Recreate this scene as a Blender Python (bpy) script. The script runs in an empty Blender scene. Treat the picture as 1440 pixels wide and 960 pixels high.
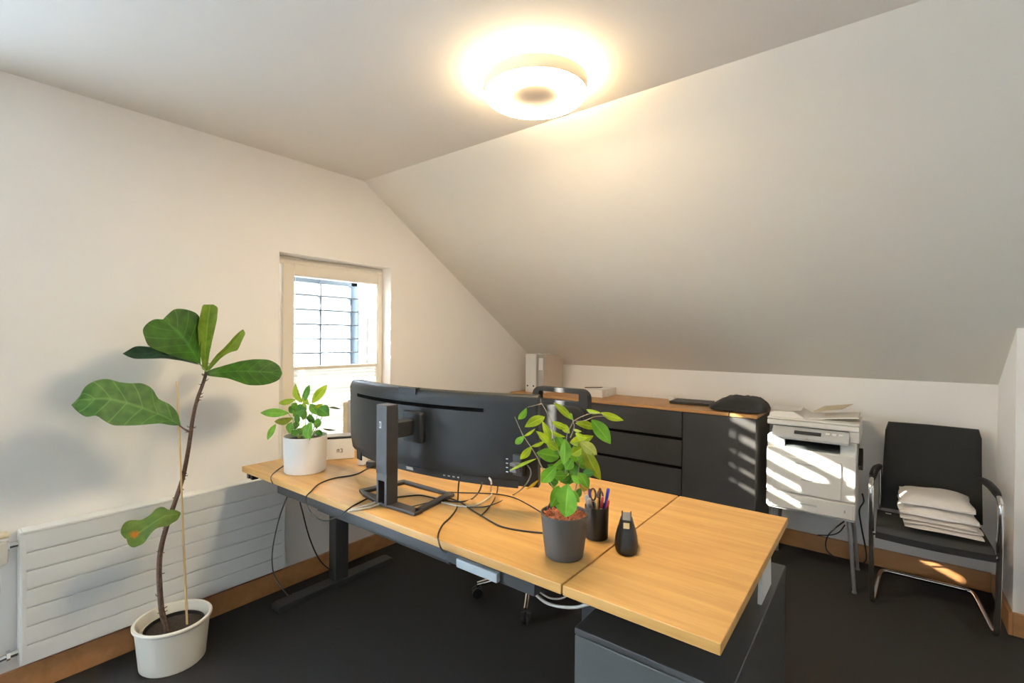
import bpy, bmesh, math, random
from mathutils import Vector, Matrix, Quaternion
random.seed(11)
SC = bpy.context.scene
COL = SC.collection
PI = math.pi

# ------------------------------------------------------------------ helpers
class MB:
    """collects shapes, becomes one mesh object"""
    def __init__(self):
        self.bm = bmesh.new()
    def _add(self, other):
        me = bpy.data.meshes.new('tmp'); other.to_mesh(me); other.free()
        self.bm.from_mesh(me); bpy.data.meshes.remove(me)
    def box(self, x0, x1, y0, y1, z0, z1, bev=0.0, seg=2, mat=None):
        b = bmesh.new(); bmesh.ops.create_cube(b, size=1)
        sx, sy, sz = x1-x0, y1-y0, z1-z0
        for v in b.verts:
            v.co = Vector((x0+(v.co.x+.5)*sx, y0+(v.co.y+.5)*sy, z0+(v.co.z+.5)*sz))
        if bev > 0:
            bmesh.ops.bevel(b, geom=b.edges[:], offset=min(bev, .49*min(sx, sy, sz)), segments=seg, profile=.5, affect='EDGES')
        if mat is not None:
            b.transform(mat)
        self._add(b); return self
    def prism(self, pts, axis, a, b_, bev=0.0, mat=None):
        """polygon pts (2D) extruded along axis from a to b_"""
        b = bmesh.new()
        def p3(u, v, w):
            return {'x': (w, u, v), 'y': (u, w, v), 'z': (u, v, w)}[axis]
        v0 = [b.verts.new(p3(u, v, a)) for u, v in pts]
        v1 = [b.verts.new(p3(u, v, b_)) for u, v in pts]
        n = len(pts)
        b.faces.new(v0); b.faces.new(list(reversed(v1)))
        for i in range(n):
            b.faces.new((v0[i], v1[i], v1[(i+1) % n], v0[(i+1) % n]))
        bmesh.ops.recalc_face_normals(b, faces=b.faces[:])
        if bev > 0:
            bmesh.ops.bevel(b, geom=b.edges[:], offset=bev, segments=2, profile=.5, affect='EDGES')
        if mat is not None: b.transform(mat)
        self._add(b); return self
    def lathe(self, prof, n=48, c=(0, 0, 0), closed=False, mat=None):
        """prof: list of (r, z)"""
        b = bmesh.new(); rings = []
        for r, z in prof:
            if r < 1e-6:
                rings.append([b.verts.new((c[0], c[1], c[2]+z))])
            else:
                rings.append([b.verts.new((c[0]+r*math.cos(2*PI*i/n), c[1]+r*math.sin(2*PI*i/n), c[2]+z)) for i in range(n)])
        pairs = list(zip(rings, rings[1:]))
        if closed: pairs.append((rings[-1], rings[0]))
        for A, B in pairs:
            for i in range(n):
                j = (i+1) % n
                if len(A) == 1 and len(B) == 1: continue
                if len(A) == 1: b.faces.new((A[0], B[i], B[j]))
                elif len(B) == 1: b.faces.new((A[i], B[0], A[j]))
                else: b.faces.new((A[i], B[i], B[j], A[j]))
        bmesh.ops.recalc_face_normals(b, faces=b.faces[:])
        if mat is not None: b.transform(mat)
        self._add(b); return self
    def tube(self, pts, r, n=10, smooth=0, closed=False, mat=None):
        """r: radius or list of radii"""
        P = [Vector(p) for p in pts]
        Rr = list(r) if isinstance(r, (list, tuple)) else [r]*len(P)
        if smooth:
            Q, S = [], []
            m = len(P)
            last = m if closed else m-1
            for i in range(last):
                if closed: p0, p1, p2, p3 = P[(i-1) % m], P[i], P[(i+1) % m], P[(i+2) % m]
                else: p0, p1, p2, p3 = P[max(i-1, 0)], P[i], P[i+1], P[min(i+2, m-1)]
                for k in range(smooth):
                    t = k/smooth
                    Q.append(.5*((2*p1)+(p2-p0)*t+(2*p0-5*p1+4*p2-p3)*t*t+(3*p1-p0-3*p2+p3)*t**3))
                    S.append(Rr[i]*(1-t)+Rr[(i+1) % m]*t)
            if not closed: Q.append(P[-1]); S.append(Rr[-1])
            P, Rr = Q, S
        b = bmesh.new(); rings = []
        m = len(P); nrm = None
        for i in range(m):
            if closed: t = (P[(i+1) % m]-P[(i-1) % m])
            else: t = P[min(i+1, m-1)]-P[max(i-1, 0)]
            if t.length < 1e-9: t = Vector((0, 0, 1))
            t.normalize()
            if nrm is None:
                nrm = t.orthogonal().normalized()
            else:
                nrm = nrm-t*nrm.dot(t)
                nrm = nrm.normalized() if nrm.length > 1e-6 else t.orthogonal().normalized()
            bn = t.cross(nrm)
            rings.append([b.verts.new(P[i]+(nrm*math.cos(2*PI*k/n)+bn*math.sin(2*PI*k/n))*Rr[i]) for k in range(n)])
        for i in range(m if closed else m-1):
            A, B = rings[i], rings[(i+1) % m]
            for k in range(n):
                b.faces.new((A[k], A[(k+1) % n], B[(k+1) % n], B[k]))
        if not closed:
            b.faces.new(list(reversed(rings[0]))); b.faces.new(rings[-1])
        bmesh.ops.recalc_face_normals(b, faces=b.faces[:])
        if mat is not None: b.transform(mat)
        self._add(b); return self
    def grid(self, rows, thick=0.0, closed_u=False):
        """rows: list of rows of points -> sheet, thickened to both sides by thick/2"""
        b = bmesh.new()
        V = [[b.verts.new(Vector(p)) for p in row] for row in rows]
        for i in range(len(V)-1):
            m = len(V[i])
            for j in range(m if closed_u else m-1):
                b.faces.new((V[i][j], V[i][(j+1) % m], V[i+1][(j+1) % m], V[i+1][j]))
        bmesh.ops.remove_doubles(b, verts=b.verts[:], dist=1e-5)
        bmesh.ops.recalc_face_normals(b, faces=b.faces[:])
        if thick > 0:
            bmesh.ops.solidify(b, geom=b.faces[:], thickness=thick)
        self._add(b); return self

ROOTS = {}
def build(name, mb, mat, parent=None, local=False, smooth=50):
    """link the collected shapes as ONE mesh object, under parent (coordinates given in world space unless local)"""
    me = bpy.data.meshes.new(name)
    bm = mb.bm
    if parent is not None and not local:
        inv = parent.matrix_basis.inverted() if parent.parent is None else (parent.parent.matrix_basis @ parent.matrix_basis).inverted()
        bm.transform(inv)
    bm.to_mesh(me); bm.free()
    if smooth:
        for p in me.polygons: p.use_smooth = True
        me.set_sharp_from_angle(angle=math.radians(smooth))
    mats = mat if isinstance(mat, (list, tuple)) else [mat]
    for m in mats: me.materials.append(m)
    o = bpy.data.objects.new(name, me)
    COL.objects.link(o)
    if parent is not None: o.parent = parent
    if smooth and smooth < 60:
        wn = o.modifiers.new('normals', 'WEIGHTED_NORMAL'); wn.weight = 50; wn.keep_sharp = True
    return o
def tag(o, label, cat, group=None, kind=None):
    o['label'] = label; o['category'] = cat
    if group: o['group'] = group
    if kind: o['kind'] = kind
    return o
def thing(name, label, cat, loc=(0, 0, 0), rotz=0.0, group=None):
    o = bpy.data.objects.new(name, None); COL.objects.link(o)
    o.empty_display_size = .05
    o.matrix_basis = Matrix.Translation(Vector(loc)) @ Matrix.Rotation(rotz, 4, 'Z')
    return tag(o, label, cat, group)
def solo(name, mb, mat, label, cat, group=None, smooth=50):
    """a thing that is one mesh, origin at the base centre"""
    vs = [v.co for v in mb.bm.verts]
    c = Vector(((min(v.x for v in vs)+max(v.x for v in vs))/2, (min(v.y for v in vs)+max(v.y for v in vs))/2, min(v.z for v in vs)))
    mb.bm.transform(Matrix.Translation(-c))
    o = build(name, mb, mat, None, True, smooth); o.location = c
    return tag(o, label, cat, group)
def struct(name, mb, mat, parent=None, smooth=50):
    o = build(name, mb, mat, parent, False, smooth)
    if parent is None: o['kind'] = 'structure'
    return o
def rotm(loc, rz=0, rx=0, ry=0):
    return Matrix.Translation(Vector(loc)) @ Matrix.Rotation(rz, 4, 'Z') @ Matrix.Rotation(ry, 4, 'Y') @ Matrix.Rotation(rx, 4, 'X')

# ------------------------------------------------------------------ materials
def M(name, color, rough=.5, metal=0.0, noise=0.0, nscale=30, bump=0.0, bscale=200, spec=.5, trans=0.0, emit=None, estr=0.0, coat=0.0, sheen=0.0):
    m = bpy.data.materials.new(name); m.use_nodes = True
    nt = m.node_tree; N = nt.nodes; Lk = nt.links
    b = N['Principled BSDF']
    b.inputs['Base Color'].default_value = (*color, 1)
    b.inputs['Roughness'].default_value = rough
    b.inputs['Metallic'].default_value = metal
    b.inputs['Specular IOR Level'].default_value = spec
    b.inputs['Coat Weight'].default_value = coat
    b.inputs['Sheen Weight'].default_value = sheen
    tc = N.new('ShaderNodeTexCoord')
    if noise > 0:
        nz = N.new('ShaderNodeTexNoise'); nz.inputs['Scale'].default_value = nscale; nz.inputs['Detail'].default_value = 5
        Lk.new(tc.outputs['Object'], nz.inputs['Vector'])
        rp = N.new('ShaderNodeValToRGB')
        rp.color_ramp.elements[0].position = .3; rp.color_ramp.elements[1].position = .7
        rp.color_ramp.elements[0].color = (*[c*(1-noise) for c in color], 1)
        rp.color_ramp.elements[1].color = (*[min(1, c*(1+noise)) for c in color], 1)
        Lk.new(nz.outputs['Fac'], rp.inputs['Fac']); Lk.new(rp.outputs['Color'], b.inputs['Base Color'])
    if bump > 0:
        n2 = N.new('ShaderNodeTexNoise'); n2.inputs['Scale'].default_value = bscale; n2.inputs['Detail'].default_value = 3
        Lk.new(tc.outputs['Object'], n2.inputs['Vector'])
        bp = N.new('ShaderNodeBump'); bp.inputs['Strength'].default_value = bump; bp.inputs['Distance'].default_value = .004
        Lk.new(n2.outputs['Fac'], bp.inputs['Height']); Lk.new(bp.outputs['Normal'], b.inputs['Normal'])
    if trans > 0:
        tr = N.new('ShaderNodeBsdfTranslucent'); tr.inputs['Color'].default_value = (*color, 1)
        mx = N.new('ShaderNodeMixShader'); mx.inputs['Fac'].default_value = trans
        Lk.new(b.outputs['BSDF'], mx.inputs[1]); Lk.new(tr.outputs['BSDF'], mx.inputs[2])
        Lk.new(mx.outputs['Shader'], N['Material Output'].inputs['Surface'])
    if emit:
        b.inputs['Emission Color'].default_value = (*emit, 1); b.inputs['Emission Strength'].default_value = estr
    return m
def wood(name, c0, c1, scale=(1.2, 14, 14), rough=.42, bump=.05, axis_rot=0.0):
    m = bpy.data.materials.new(name); m.use_nodes = True
    nt = m.node_tree; N = nt.nodes; Lk = nt.links; b = N['Principled BSDF']
    tc = N.new('ShaderNodeTexCoord'); mp = N.new('ShaderNodeMapping')
    mp.inputs['Scale'].default_value = scale; mp.inputs['Rotation'].default_value = (0, 0, axis_rot)
    Lk.new(tc.outputs['Object'], mp.inputs['Vector'])
    n1 = N.new('ShaderNodeTexNoise'); n1.inputs['Scale'].default_value = 2.2; n1.inputs['Detail'].default_value = 8; n1.inputs['Distortion'].default_value = .6
    n2 = N.new('ShaderNodeTexNoise'); n2.inputs['Scale'].default_value = 14; n2.inputs['Detail'].default_value = 3
    Lk.new(mp.outputs['Vector'], n1.inputs['Vector']); Lk.new(mp.outputs['Vector'], n2.inputs['Vector'])
    mx = N.new('ShaderNodeMath'); mx.operation = 'MULTIPLY_ADD'; mx.inputs[1].default_value = .25
    Lk.new(n2.outputs['Fac'], mx.inputs[0]); Lk.new(n1.outputs['Fac'], mx.inputs[2])
    rp = N.new('ShaderNodeValToRGB')
    rp.color_ramp.elements[0].position = .42; rp.color_ramp.elements[1].position = .82
    rp.color_ramp.elements[0].color = (*c0, 1); rp.color_ramp.elements[1].color = (*c1, 1)
    Lk.new(mx.outputs['Value'], rp.inputs['Fac']); Lk.new(rp.outputs['Color'], b.inputs['Base Color'])
    b.inputs['Roughness'].default_value = rough
    bp = N.new('ShaderNodeBump'); bp.inputs['Strength'].default_value = bump; bp.inputs['Distance'].default_value = .002
    Lk.new(n2.outputs['Fac'], bp.inputs['Height']); Lk.new(bp.outputs['Normal'], b.inputs['Normal'])
    return m
def leafmat(name, c, vein, rough=.45, trans=.3, blotch=None, ribs=0.0, spec=.25):
    """leaf with paler midrib, side veins and slight mottling, a little light passing through"""
    m = bpy.data.materials.new(name); m.use_nodes = True
    nt = m.node_tree; N = nt.nodes; Lk = nt.links; b = N['Principled BSDF']
    def math_(op, a, bb, c_=None):
        n = N.new('ShaderNodeMath'); n.operation = op
        for k, v in enumerate((a, bb, c_)):
            if v is None: continue
            if isinstance(v, (int, float)): n.inputs[k].default_value = v
            else: Lk.new(v, n.inputs[k])
        return n.outputs[0]
    def attr(nm):
        a = N.new('ShaderNodeAttribute'); a.attribute_name = nm; return a.outputs['Fac']
    def mixc(f, a, bb):
        n = N.new('ShaderNodeMix'); n.data_type = 'RGBA'; Lk.new(f, n.inputs['Factor'])
        for k, v in (('A', a), ('B', bb)):
            if isinstance(v, tuple): n.inputs[k].default_value = (*v, 1)
            else: Lk.new(v, n.inputs[k])
        return n.outputs['Result']
    tc = N.new('ShaderNodeTexCoord')
    nz = N.new('ShaderNodeTexNoise'); nz.inputs['Scale'].default_value = 26; nz.inputs['Detail'].default_value = 4
    Lk.new(tc.outputs['Object'], nz.inputs['Vector'])
    rp = N.new('ShaderNodeValToRGB')
    rp.color_ramp.elements[0].position = .30; rp.color_ramp.elements[1].position = .72
    rp.color_ramp.elements[0].color = (*[k*.80 for k in c], 1); rp.color_ramp.elements[1].color = (*vein, 1)
    Lk.new(nz.outputs['Fac'], rp.inputs['Fac'])
    pale = tuple(min(1, k*1.55+.02) for k in vein)
    src = mixc(attr('vein'), rp.outputs['Color'], pale)
    if ribs > 0:
        ph = math_('SUBTRACT', math_('MULTIPLY', attr('tipness'), ribs), math_('MULTIPLY', attr('across'), .9))
        d = math_('ABSOLUTE', math_('SUBTRACT', math_('FRACT', ph, 0), .5), 0)
        f = math_('MULTIPLY', math_('LESS_THAN', d, .045), .45)
        src = mixc(f, src, pale)
    if blotch:
        n3 = N.new('ShaderNodeTexNoise'); n3.inputs['Scale'].default_value = 60; n3.inputs['Detail'].default_value = 3
        Lk.new(tc.outputs['Object'], n3.inputs['Vector'])
        sp = math_('SUBTRACT', 1.0, math_('MULTIPLY', math_('ABSOLUTE', math_('SUBTRACT', attr('tipness'), .84), 0), 7.0))
        cn = math_('SUBTRACT', 1.0, math_('MULTIPLY', attr('across'), 1.6))
        w_ = math_('MULTIPLY', math_('MULTIPLY', math_('MAXIMUM', sp, 0.0), math_('MAXIMUM', cn, 0.0)), n3.outputs['Fac'])
        r2 = N.new('ShaderNodeValToRGB'); r2.color_ramp.elements[0].position = .12; r2.color_ramp.elements[1].position = .36
        Lk.new(w_, r2.inputs['Fac'])
        src = mixc(r2.outputs['Color'], src, blotch)
    Lk.new(src, b.inputs['Base Color']); b.inputs['Roughness'].default_value = rough; b.inputs['Specular IOR Level'].default_value = spec
    tr = N.new('ShaderNodeBsdfTranslucent'); Lk.new(src, tr.inputs['Color'])
    ms = N.new('ShaderNodeMixShader'); ms.inputs['Fac'].default_value = trans
    Lk.new(b.outputs['BSDF'], ms.inputs[1]); Lk.new(tr.outputs['BSDF'], ms.inputs[2])
    Lk.new(ms.outputs['Shader'], N['Material Output'].inputs['Surface'])
    return m

m_wall = M('wall_paint', (.92, .89, .855), .75, noise=.012, nscale=3, bump=.06, bscale=90, spec=.25)
m_ceil = M('ceiling_paint', (.86, .825, .765), .8, noise=.012, nscale=3, bump=.05, bscale=90, spec=.2)
m_slope = M('slope_paint', (.87, .825, .74), .78, noise=.012, nscale=3, bump=.05, bscale=90, spec=.2)
m_carpet = M('charcoal_carpet', (.026, .022, .020), .95, noise=.35, nscale=260, bump=.9, bscale=700, spec=.1, sheen=.05)
m_base = wood('baseboard_oak', (.33, .148, .050), (.42, .20, .078), (2, 9, 9), .45)
m_oak = wood('light_oak', (.44, .232, .062), (.575, .325, .102), (1.1, 13, 13), .40)
m_oak_dark = wood('sideboard_oak', (.40, .195, .060), (.48, .245, .080), (1.1, 13, 13), .40)
m_anth = M('anthracite_lacquer', (.035, .032, .029), .5, noise=.05, nscale=8)
m_groove = M('groove_black', (.004, .004, .004), .9, noise=.05, spec=.05)
m_greymetal = M('dark_grey_metal', (.046, .046, .046), .42, metal=.2, noise=.05, nscale=12)
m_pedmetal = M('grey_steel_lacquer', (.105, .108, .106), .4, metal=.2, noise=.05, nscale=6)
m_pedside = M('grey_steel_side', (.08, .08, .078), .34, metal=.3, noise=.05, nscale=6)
m_black = M('black_plastic', (.012, .012, .012), .42, noise=.1, nscale=40)
m_blackmat = M('black_matte_plastic', (.014, .014, .014), .6, noise=.1, nscale=40)
m_mon = M('monitor_shell', (.016, .0162, .0155), .5, spec=.32, noise=.06, nscale=20)
m_stand = M('monitor_stand_graphite', (.042, .038, .036), .48, metal=.15, noise=.05, nscale=25)
m_chrome = M('chrome', (.72, .71, .70), .12, metal=1.0, noise=.03, nscale=10)
m_silver = M('silver_metal', (.6, .6, .6), .3, metal=.9, noise=.04, nscale=15)
m_radi = M('radiator_enamel', (.80, .81, .80), .32, noise=.01, nscale=5)
m_plate = M('pale_plate', (.40, .44, .46), .6, noise=.03, nscale=14)
m_white = M('white_plastic', (.80, .80, .78), .4, noise=.015, nscale=10)
m_whitepot = M('white_ceramic', (.82, .82, .81), .28, noise=.015, nscale=12)
m_cream = M('cream_plastic_pot', (.80, .765, .68), .4, noise=.02, nscale=10)
m_pot = M('slate_grey_pot', (.066, .060, .054), .5, noise=.1, nscale=25)
m_soil = M('dark_soil', (.035, .024, .016), .95, noise=.6, nscale=120, bump=1.0, bscale=120)
m_pell = M('terracotta_granules', (.42, .125, .05), .85, noise=.55, nscale=160, bump=.8, bscale=160)
m_bark = M('fig_bark', (.085, .045, .028), .85, noise=.5, nscale=90, bump=.9, bscale=150)
m_stem = M('grey_twig', (.30, .25, .17), .8, noise=.25, nscale=80)
m_gstem = M('green_stem', (.20, .30, .06), .55, noise=.2, nscale=60)
m_bamboo = wood('bamboo', (.55, .36, .15), (.68, .47, .22), (14, 14, 2), .5)
m_frame = M('window_frame_cream', (.78, .72, .62), .4, noise=.01, nscale=6)
m_fabric = M('black_woven_fabric', (.018, .018, .018), .9, noise=.25, nscale=400, bump=.5, bscale=500, sheen=.08)
m_paper = M('white_paper', (.80, .77, .74), .6, noise=.02, nscale=20)
m_paperpink = M('pale_paper', (.78, .73, .70), .6, noise=.03, nscale=20)
m_card = M('grey_card', (.42, .40, .37), .7, noise=.05, nscale=20)
m_tan = M('manila_card', (.58, .47, .31), .65, noise=.05, nscale=20)
m_printer = M('printer_offwhite', (.74, .715, .665), .42, noise=.015, nscale=10)
m_printgrey = M('printer_grey', (.50, .51, .50), .4, noise=.03, nscale=14)
m_slot = M('printer_dark_slot', (.03, .033, .034), .35, noise=.05)
m_cable = M('black_cable', (.022, .019, .017), .5, noise=.1, nscale=40)
m_cableg = M('grey_cable', (.10, .10, .095), .5, noise=.1, nscale=40)
m_cablew = M('white_cable', (.68, .66, .60), .5, noise=.05, nscale=40)
m_blue = M('blue_pen_plastic', (.02, .03, .42), .3, noise=.05)
m_purple = M('purple_pen_plastic', (.09, .04, .25), .35, noise=.05)
m_yellow = M('pencil_yellow', (.55, .30, .06), .5, noise=.1, nscale=40)
m_red = M('red_plastic', (.40, .03, .04), .4, noise=.05)
m_glasst = M('tape_film', (.55, .43, .25), .25, noise=.05)
m_logo = M('logo_silver', (.62, .62, .62), .35, metal=.3, noise=.03)
m_ink = M('printed_dark_ink', (.03, .03, .03), .6, noise=.05)
def glass():
    m = bpy.data.materials.new('window_glass'); m.use_nodes = True
    N = m.node_tree.nodes; Lk = m.node_tree.links
    for n in list(N):
        if n.type == 'BSDF_PRINCIPLED': N.remove(n)
    t = N.new('ShaderNodeBsdfTransparent'); t.inputs['Color'].default_value = (.95, .97, .97, 1)
    g = N.new('ShaderNodeBsdfGlossy'); g.inputs['Roughness'].default_value = .02
    mx = N.new('ShaderNodeMixShader'); mx.inputs['Fac'].default_value = .05
    Lk.new(t.outputs[0], mx.inputs[1]); Lk.new(g.outputs[0], mx.inputs[2])
    Lk.new(mx.outputs[0], N['Material Output'].inputs['Surface'])
    return m
m_glass = glass()
m_blind = M('pleated_blind_fabric', (.90, .89, .86), .8, noise=.01, nscale=20, trans=.55)
m_slat = M('shutter_slat_dark_grey', (.035, .038, .042), .5, noise=.01, nscale=10)
m_shut = M('shutter_frame_blue_grey', (.07, .10, .14), .5, noise=.02, nscale=10)
m_render = M('outer_render', (.60, .61, .60), .8, noise=.02, nscale=10)
m_skymask = M('sky_mask_grey', (.12, .13, .135), .9, noise=.1, nscale=3)
m_bounce = M('pale_bounce_slabs', (.72, .71, .68), .8, noise=.06, nscale=6)

LAMP_DOWN, LAMP_UP, SUN_E, SKY_E, EXPO = 84.0, 150.0, 56.0, 38.5, 0.2
FIG_LEAVES = [
    ('broad_upper', [[(0.3, -2.867, 1.236), (0.292, -2.864, 1.267), (0.285, -2.861, 1.299), (0.279, -2.858, 1.331), (0.274, -2.857, 1.363), (0.271, -2.858, 1.395), (0.27, -2.859, 1.427), (0.271, -2.874, 1.449), (0.274, -2.901, 1.46), (0.279, -2.929, 1.464), (0.285, -2.957, 1.46), (0.292, -2.98, 1.44), (0.3, -3.0, 1.418)], [(0.3, -2.867, 1.236), (0.3, -2.877, 1.254), (0.3, -2.886, 1.271), (0.3, -2.896, 1.289), (0.3, -2.905, 1.306), (0.3, -2.915, 1.323), (0.3, -2.926, 1.339), (0.3, -2.937, 1.354), (0.3, -2.948, 1.369), (0.3, -2.961, 1.382), (0.3, -2.974, 1.394), (0.3, -2.987, 1.406), (0.3, -3.0, 1.418)], [(0.3, -2.867, 1.236), (0.313, -2.9, 1.249), (0.325, -2.931, 1.26), (0.335, -2.962, 1.269), (0.343, -2.99, 1.28), (0.348, -3.017, 1.291), (0.35, -3.042, 1.302), (0.348, -3.062, 1.319), (0.343, -3.071, 1.347), (0.335, -3.074, 1.376), (0.325, -3.057, 1.401), (0.313, -3.031, 1.417), (0.3, -3.0, 1.418)]]),
    ('back_left', [[(0.19, -2.829, 1.227), (0.19, -2.852, 1.243), (0.19, -2.875, 1.259), (0.19, -2.898, 1.275), (0.19, -2.921, 1.289), (0.19, -2.946, 1.294), (0.19, -2.97, 1.299), (0.19, -2.994, 1.304), (0.19, -3.018, 1.308), (0.19, -3.041, 1.311), (0.19, -3.063, 1.309), (0.19, -3.083, 1.296), (0.19, -3.102, 1.282)], [(0.19, -2.829, 1.227), (0.19, -2.854, 1.236), (0.19, -2.878, 1.246), (0.19, -2.901, 1.255), (0.19, -2.925, 1.262), (0.19, -2.948, 1.267), (0.19, -2.971, 1.272), (0.19, -2.994, 1.276), (0.19, -3.016, 1.28), (0.19, -3.038, 1.281), (0.19, -3.06, 1.281), (0.19, -3.081, 1.282), (0.19, -3.102, 1.282)], [(0.19, -2.829, 1.227), (0.2, -2.858, 1.234), (0.21, -2.885, 1.242), (0.218, -2.912, 1.249), (0.225, -2.938, 1.254), (0.229, -2.962, 1.259), (0.23, -2.985, 1.261), (0.229, -3.008, 1.261), (0.225, -3.029, 1.261), (0.218, -3.049, 1.261), (0.21, -3.068, 1.262), (0.2, -3.086, 1.27), (0.19, -3.102, 1.282)]]),
    ('young_upright', [[(0.26, -2.845, 1.209), (0.268, -2.851, 1.235), (0.275, -2.857, 1.26), (0.281, -2.863, 1.285), (0.286, -2.868, 1.31), (0.289, -2.872, 1.335), (0.29, -2.873, 1.36), (0.289, -2.874, 1.385), (0.286, -2.87, 1.409), (0.281, -2.864, 1.434), (0.275, -2.857, 1.459), (0.268, -2.848, 1.484), (0.26, -2.83, 1.488)], [(0.26, -2.837, 1.209), (0.26, -2.837, 1.232), (0.26, -2.836, 1.255), (0.26, -2.835, 1.279), (0.26, -2.835, 1.302), (0.26, -2.833, 1.325), (0.26, -2.831, 1.349), (0.26, -2.83, 1.372), (0.26, -2.828, 1.396), (0.26, -2.826, 1.419), (0.26, -2.823, 1.442), (0.26, -2.82, 1.466), (0.26, -2.816, 1.489)], [(0.26, -2.826, 1.211), (0.268, -2.827, 1.236), (0.275, -2.827, 1.26), (0.281, -2.826, 1.284), (0.286, -2.823, 1.308), (0.289, -2.82, 1.332), (0.29, -2.815, 1.356), (0.289, -2.81, 1.379), (0.286, -2.804, 1.403), (0.281, -2.798, 1.427), (0.275, -2.794, 1.452), (0.268, -2.791, 1.477), (0.26, -2.805, 1.49)]]),
    ('curled_small', [[(0.27, -2.833, 1.218), (0.274, -2.824, 1.233), (0.277, -2.816, 1.248), (0.281, -2.807, 1.263), (0.283, -2.797, 1.277), (0.284, -2.784, 1.29), (0.285, -2.772, 1.302), (0.284, -2.76, 1.316), (0.283, -2.747, 1.33), (0.281, -2.735, 1.345), (0.277, -2.721, 1.359), (0.274, -2.706, 1.372), (0.27, -2.689, 1.384)], [(0.27, -2.83, 1.209), (0.27, -2.819, 1.223), (0.27, -2.808, 1.238), (0.27, -2.797, 1.253), (0.27, -2.784, 1.266), (0.27, -2.77, 1.278), (0.27, -2.757, 1.291), (0.27, -2.744, 1.305), (0.27, -2.732, 1.32), (0.27, -2.721, 1.336), (0.27, -2.709, 1.352), (0.27, -2.698, 1.368), (0.27, -2.686, 1.384)], [(0.27, -2.819, 1.211), (0.275, -2.808, 1.226), (0.28, -2.797, 1.241), (0.284, -2.786, 1.255), (0.287, -2.772, 1.268), (0.289, -2.757, 1.278), (0.29, -2.739, 1.286), (0.289, -2.72, 1.291), (0.287, -2.709, 1.307), (0.284, -2.7, 1.327), (0.28, -2.69, 1.346), (0.275, -2.68, 1.366), (0.27, -2.686, 1.384)]]),
    ('right_spread', [[(0.27, -2.835, 1.2), (0.261, -2.807, 1.212), (0.253, -2.777, 1.219), (0.245, -2.747, 1.226), (0.24, -2.716, 1.233), (0.236, -2.686, 1.24), (0.235, -2.655, 1.244), (0.236, -2.624, 1.247), (0.24, -2.593, 1.246), (0.245, -2.563, 1.243), (0.252, -2.536, 1.23), (0.261, -2.515, 1.208), (0.27, -2.508, 1.176)], [(0.27, -2.833, 1.194), (0.27, -2.808, 1.195), (0.27, -2.784, 1.196), (0.27, -2.758, 1.197), (0.27, -2.733, 1.198), (0.27, -2.707, 1.198), (0.27, -2.68, 1.196), (0.27, -2.652, 1.194), (0.27, -2.625, 1.192), (0.27, -2.596, 1.189), (0.27, -2.567, 1.185), (0.27, -2.538, 1.18), (0.27, -2.508, 1.176)], [(0.27, -2.83, 1.184), (0.28, -2.808, 1.179), (0.29, -2.785, 1.175), (0.298, -2.762, 1.17), (0.305, -2.738, 1.16), (0.309, -2.714, 1.149), (0.31, -2.687, 1.138), (0.309, -2.658, 1.133), (0.305, -2.626, 1.131), (0.298, -2.593, 1.132), (0.29, -2.56, 1.138), (0.28, -2.528, 1.15), (0.27, -2.508, 1.176)]]),
    ('lower_left_large', [[(0.27, -2.929, 0.991), (0.26, -2.938, 1.038), (0.25, -2.963, 1.075), (0.242, -2.997, 1.099), (0.235, -3.017, 1.141), (0.231, -3.049, 1.164), (0.23, -3.087, 1.167), (0.231, -3.124, 1.175), (0.235, -3.159, 1.189), (0.242, -3.193, 1.185), (0.25, -3.224, 1.166), (0.26, -3.242, 1.133), (0.27, -3.266, 1.105)], [(0.27, -2.929, 0.985), (0.27, -2.959, 1.008), (0.27, -2.988, 1.03), (0.27, -3.018, 1.048), (0.27, -3.048, 1.066), (0.27, -3.077, 1.081), (0.27, -3.106, 1.096), (0.27, -3.134, 1.107), (0.27, -3.162, 1.117), (0.27, -3.19, 1.12), (0.27, -3.217, 1.12), (0.27, -3.244, 1.121), (0.27, -3.266, 1.105)], [(0.27, -2.929, 0.985), (0.283, -2.967, 0.993), (0.295, -3.004, 1.006), (0.305, -3.038, 1.01), (0.313, -3.072, 1.012), (0.318, -3.103, 1.015), (0.32, -3.133, 1.019), (0.318, -3.161, 1.025), (0.313, -3.185, 1.044), (0.305, -3.205, 1.063), (0.295, -3.23, 1.061), (0.283, -3.251, 1.08), (0.27, -3.266, 1.105)]]),
    ('lowest', [[(0.28, -2.932, 0.631), (0.272, -2.951, 0.645), (0.265, -2.969, 0.648), (0.259, -2.986, 0.663), (0.254, -3.007, 0.661), (0.251, -3.022, 0.645), (0.25, -3.04, 0.634), (0.251, -3.06, 0.629), (0.254, -3.083, 0.637), (0.259, -3.105, 0.639), (0.265, -3.12, 0.626), (0.272, -3.125, 0.603), (0.28, -3.114, 0.581)], [(0.28, -2.932, 0.625), (0.28, -2.949, 0.627), (0.28, -2.966, 0.629), (0.28, -2.984, 0.631), (0.28, -2.998, 0.626), (0.28, -3.013, 0.62), (0.28, -3.027, 0.614), (0.28, -3.041, 0.606), (0.28, -3.054, 0.599), (0.28, -3.067, 0.592), (0.28, -3.081, 0.587), (0.28, -3.095, 0.584), (0.28, -3.11, 0.58)], [(0.28, -2.932, 0.622), (0.288, -2.944, 0.606), (0.295, -2.964, 0.6), (0.301, -2.984, 0.594), (0.306, -3.006, 0.599), (0.309, -3.024, 0.598), (0.31, -3.04, 0.586), (0.309, -3.051, 0.57), (0.306, -3.062, 0.554), (0.301, -3.078, 0.547), (0.295, -3.094, 0.545), (0.288, -3.106, 0.558), (0.28, -3.11, 0.58)]]),
]
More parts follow.
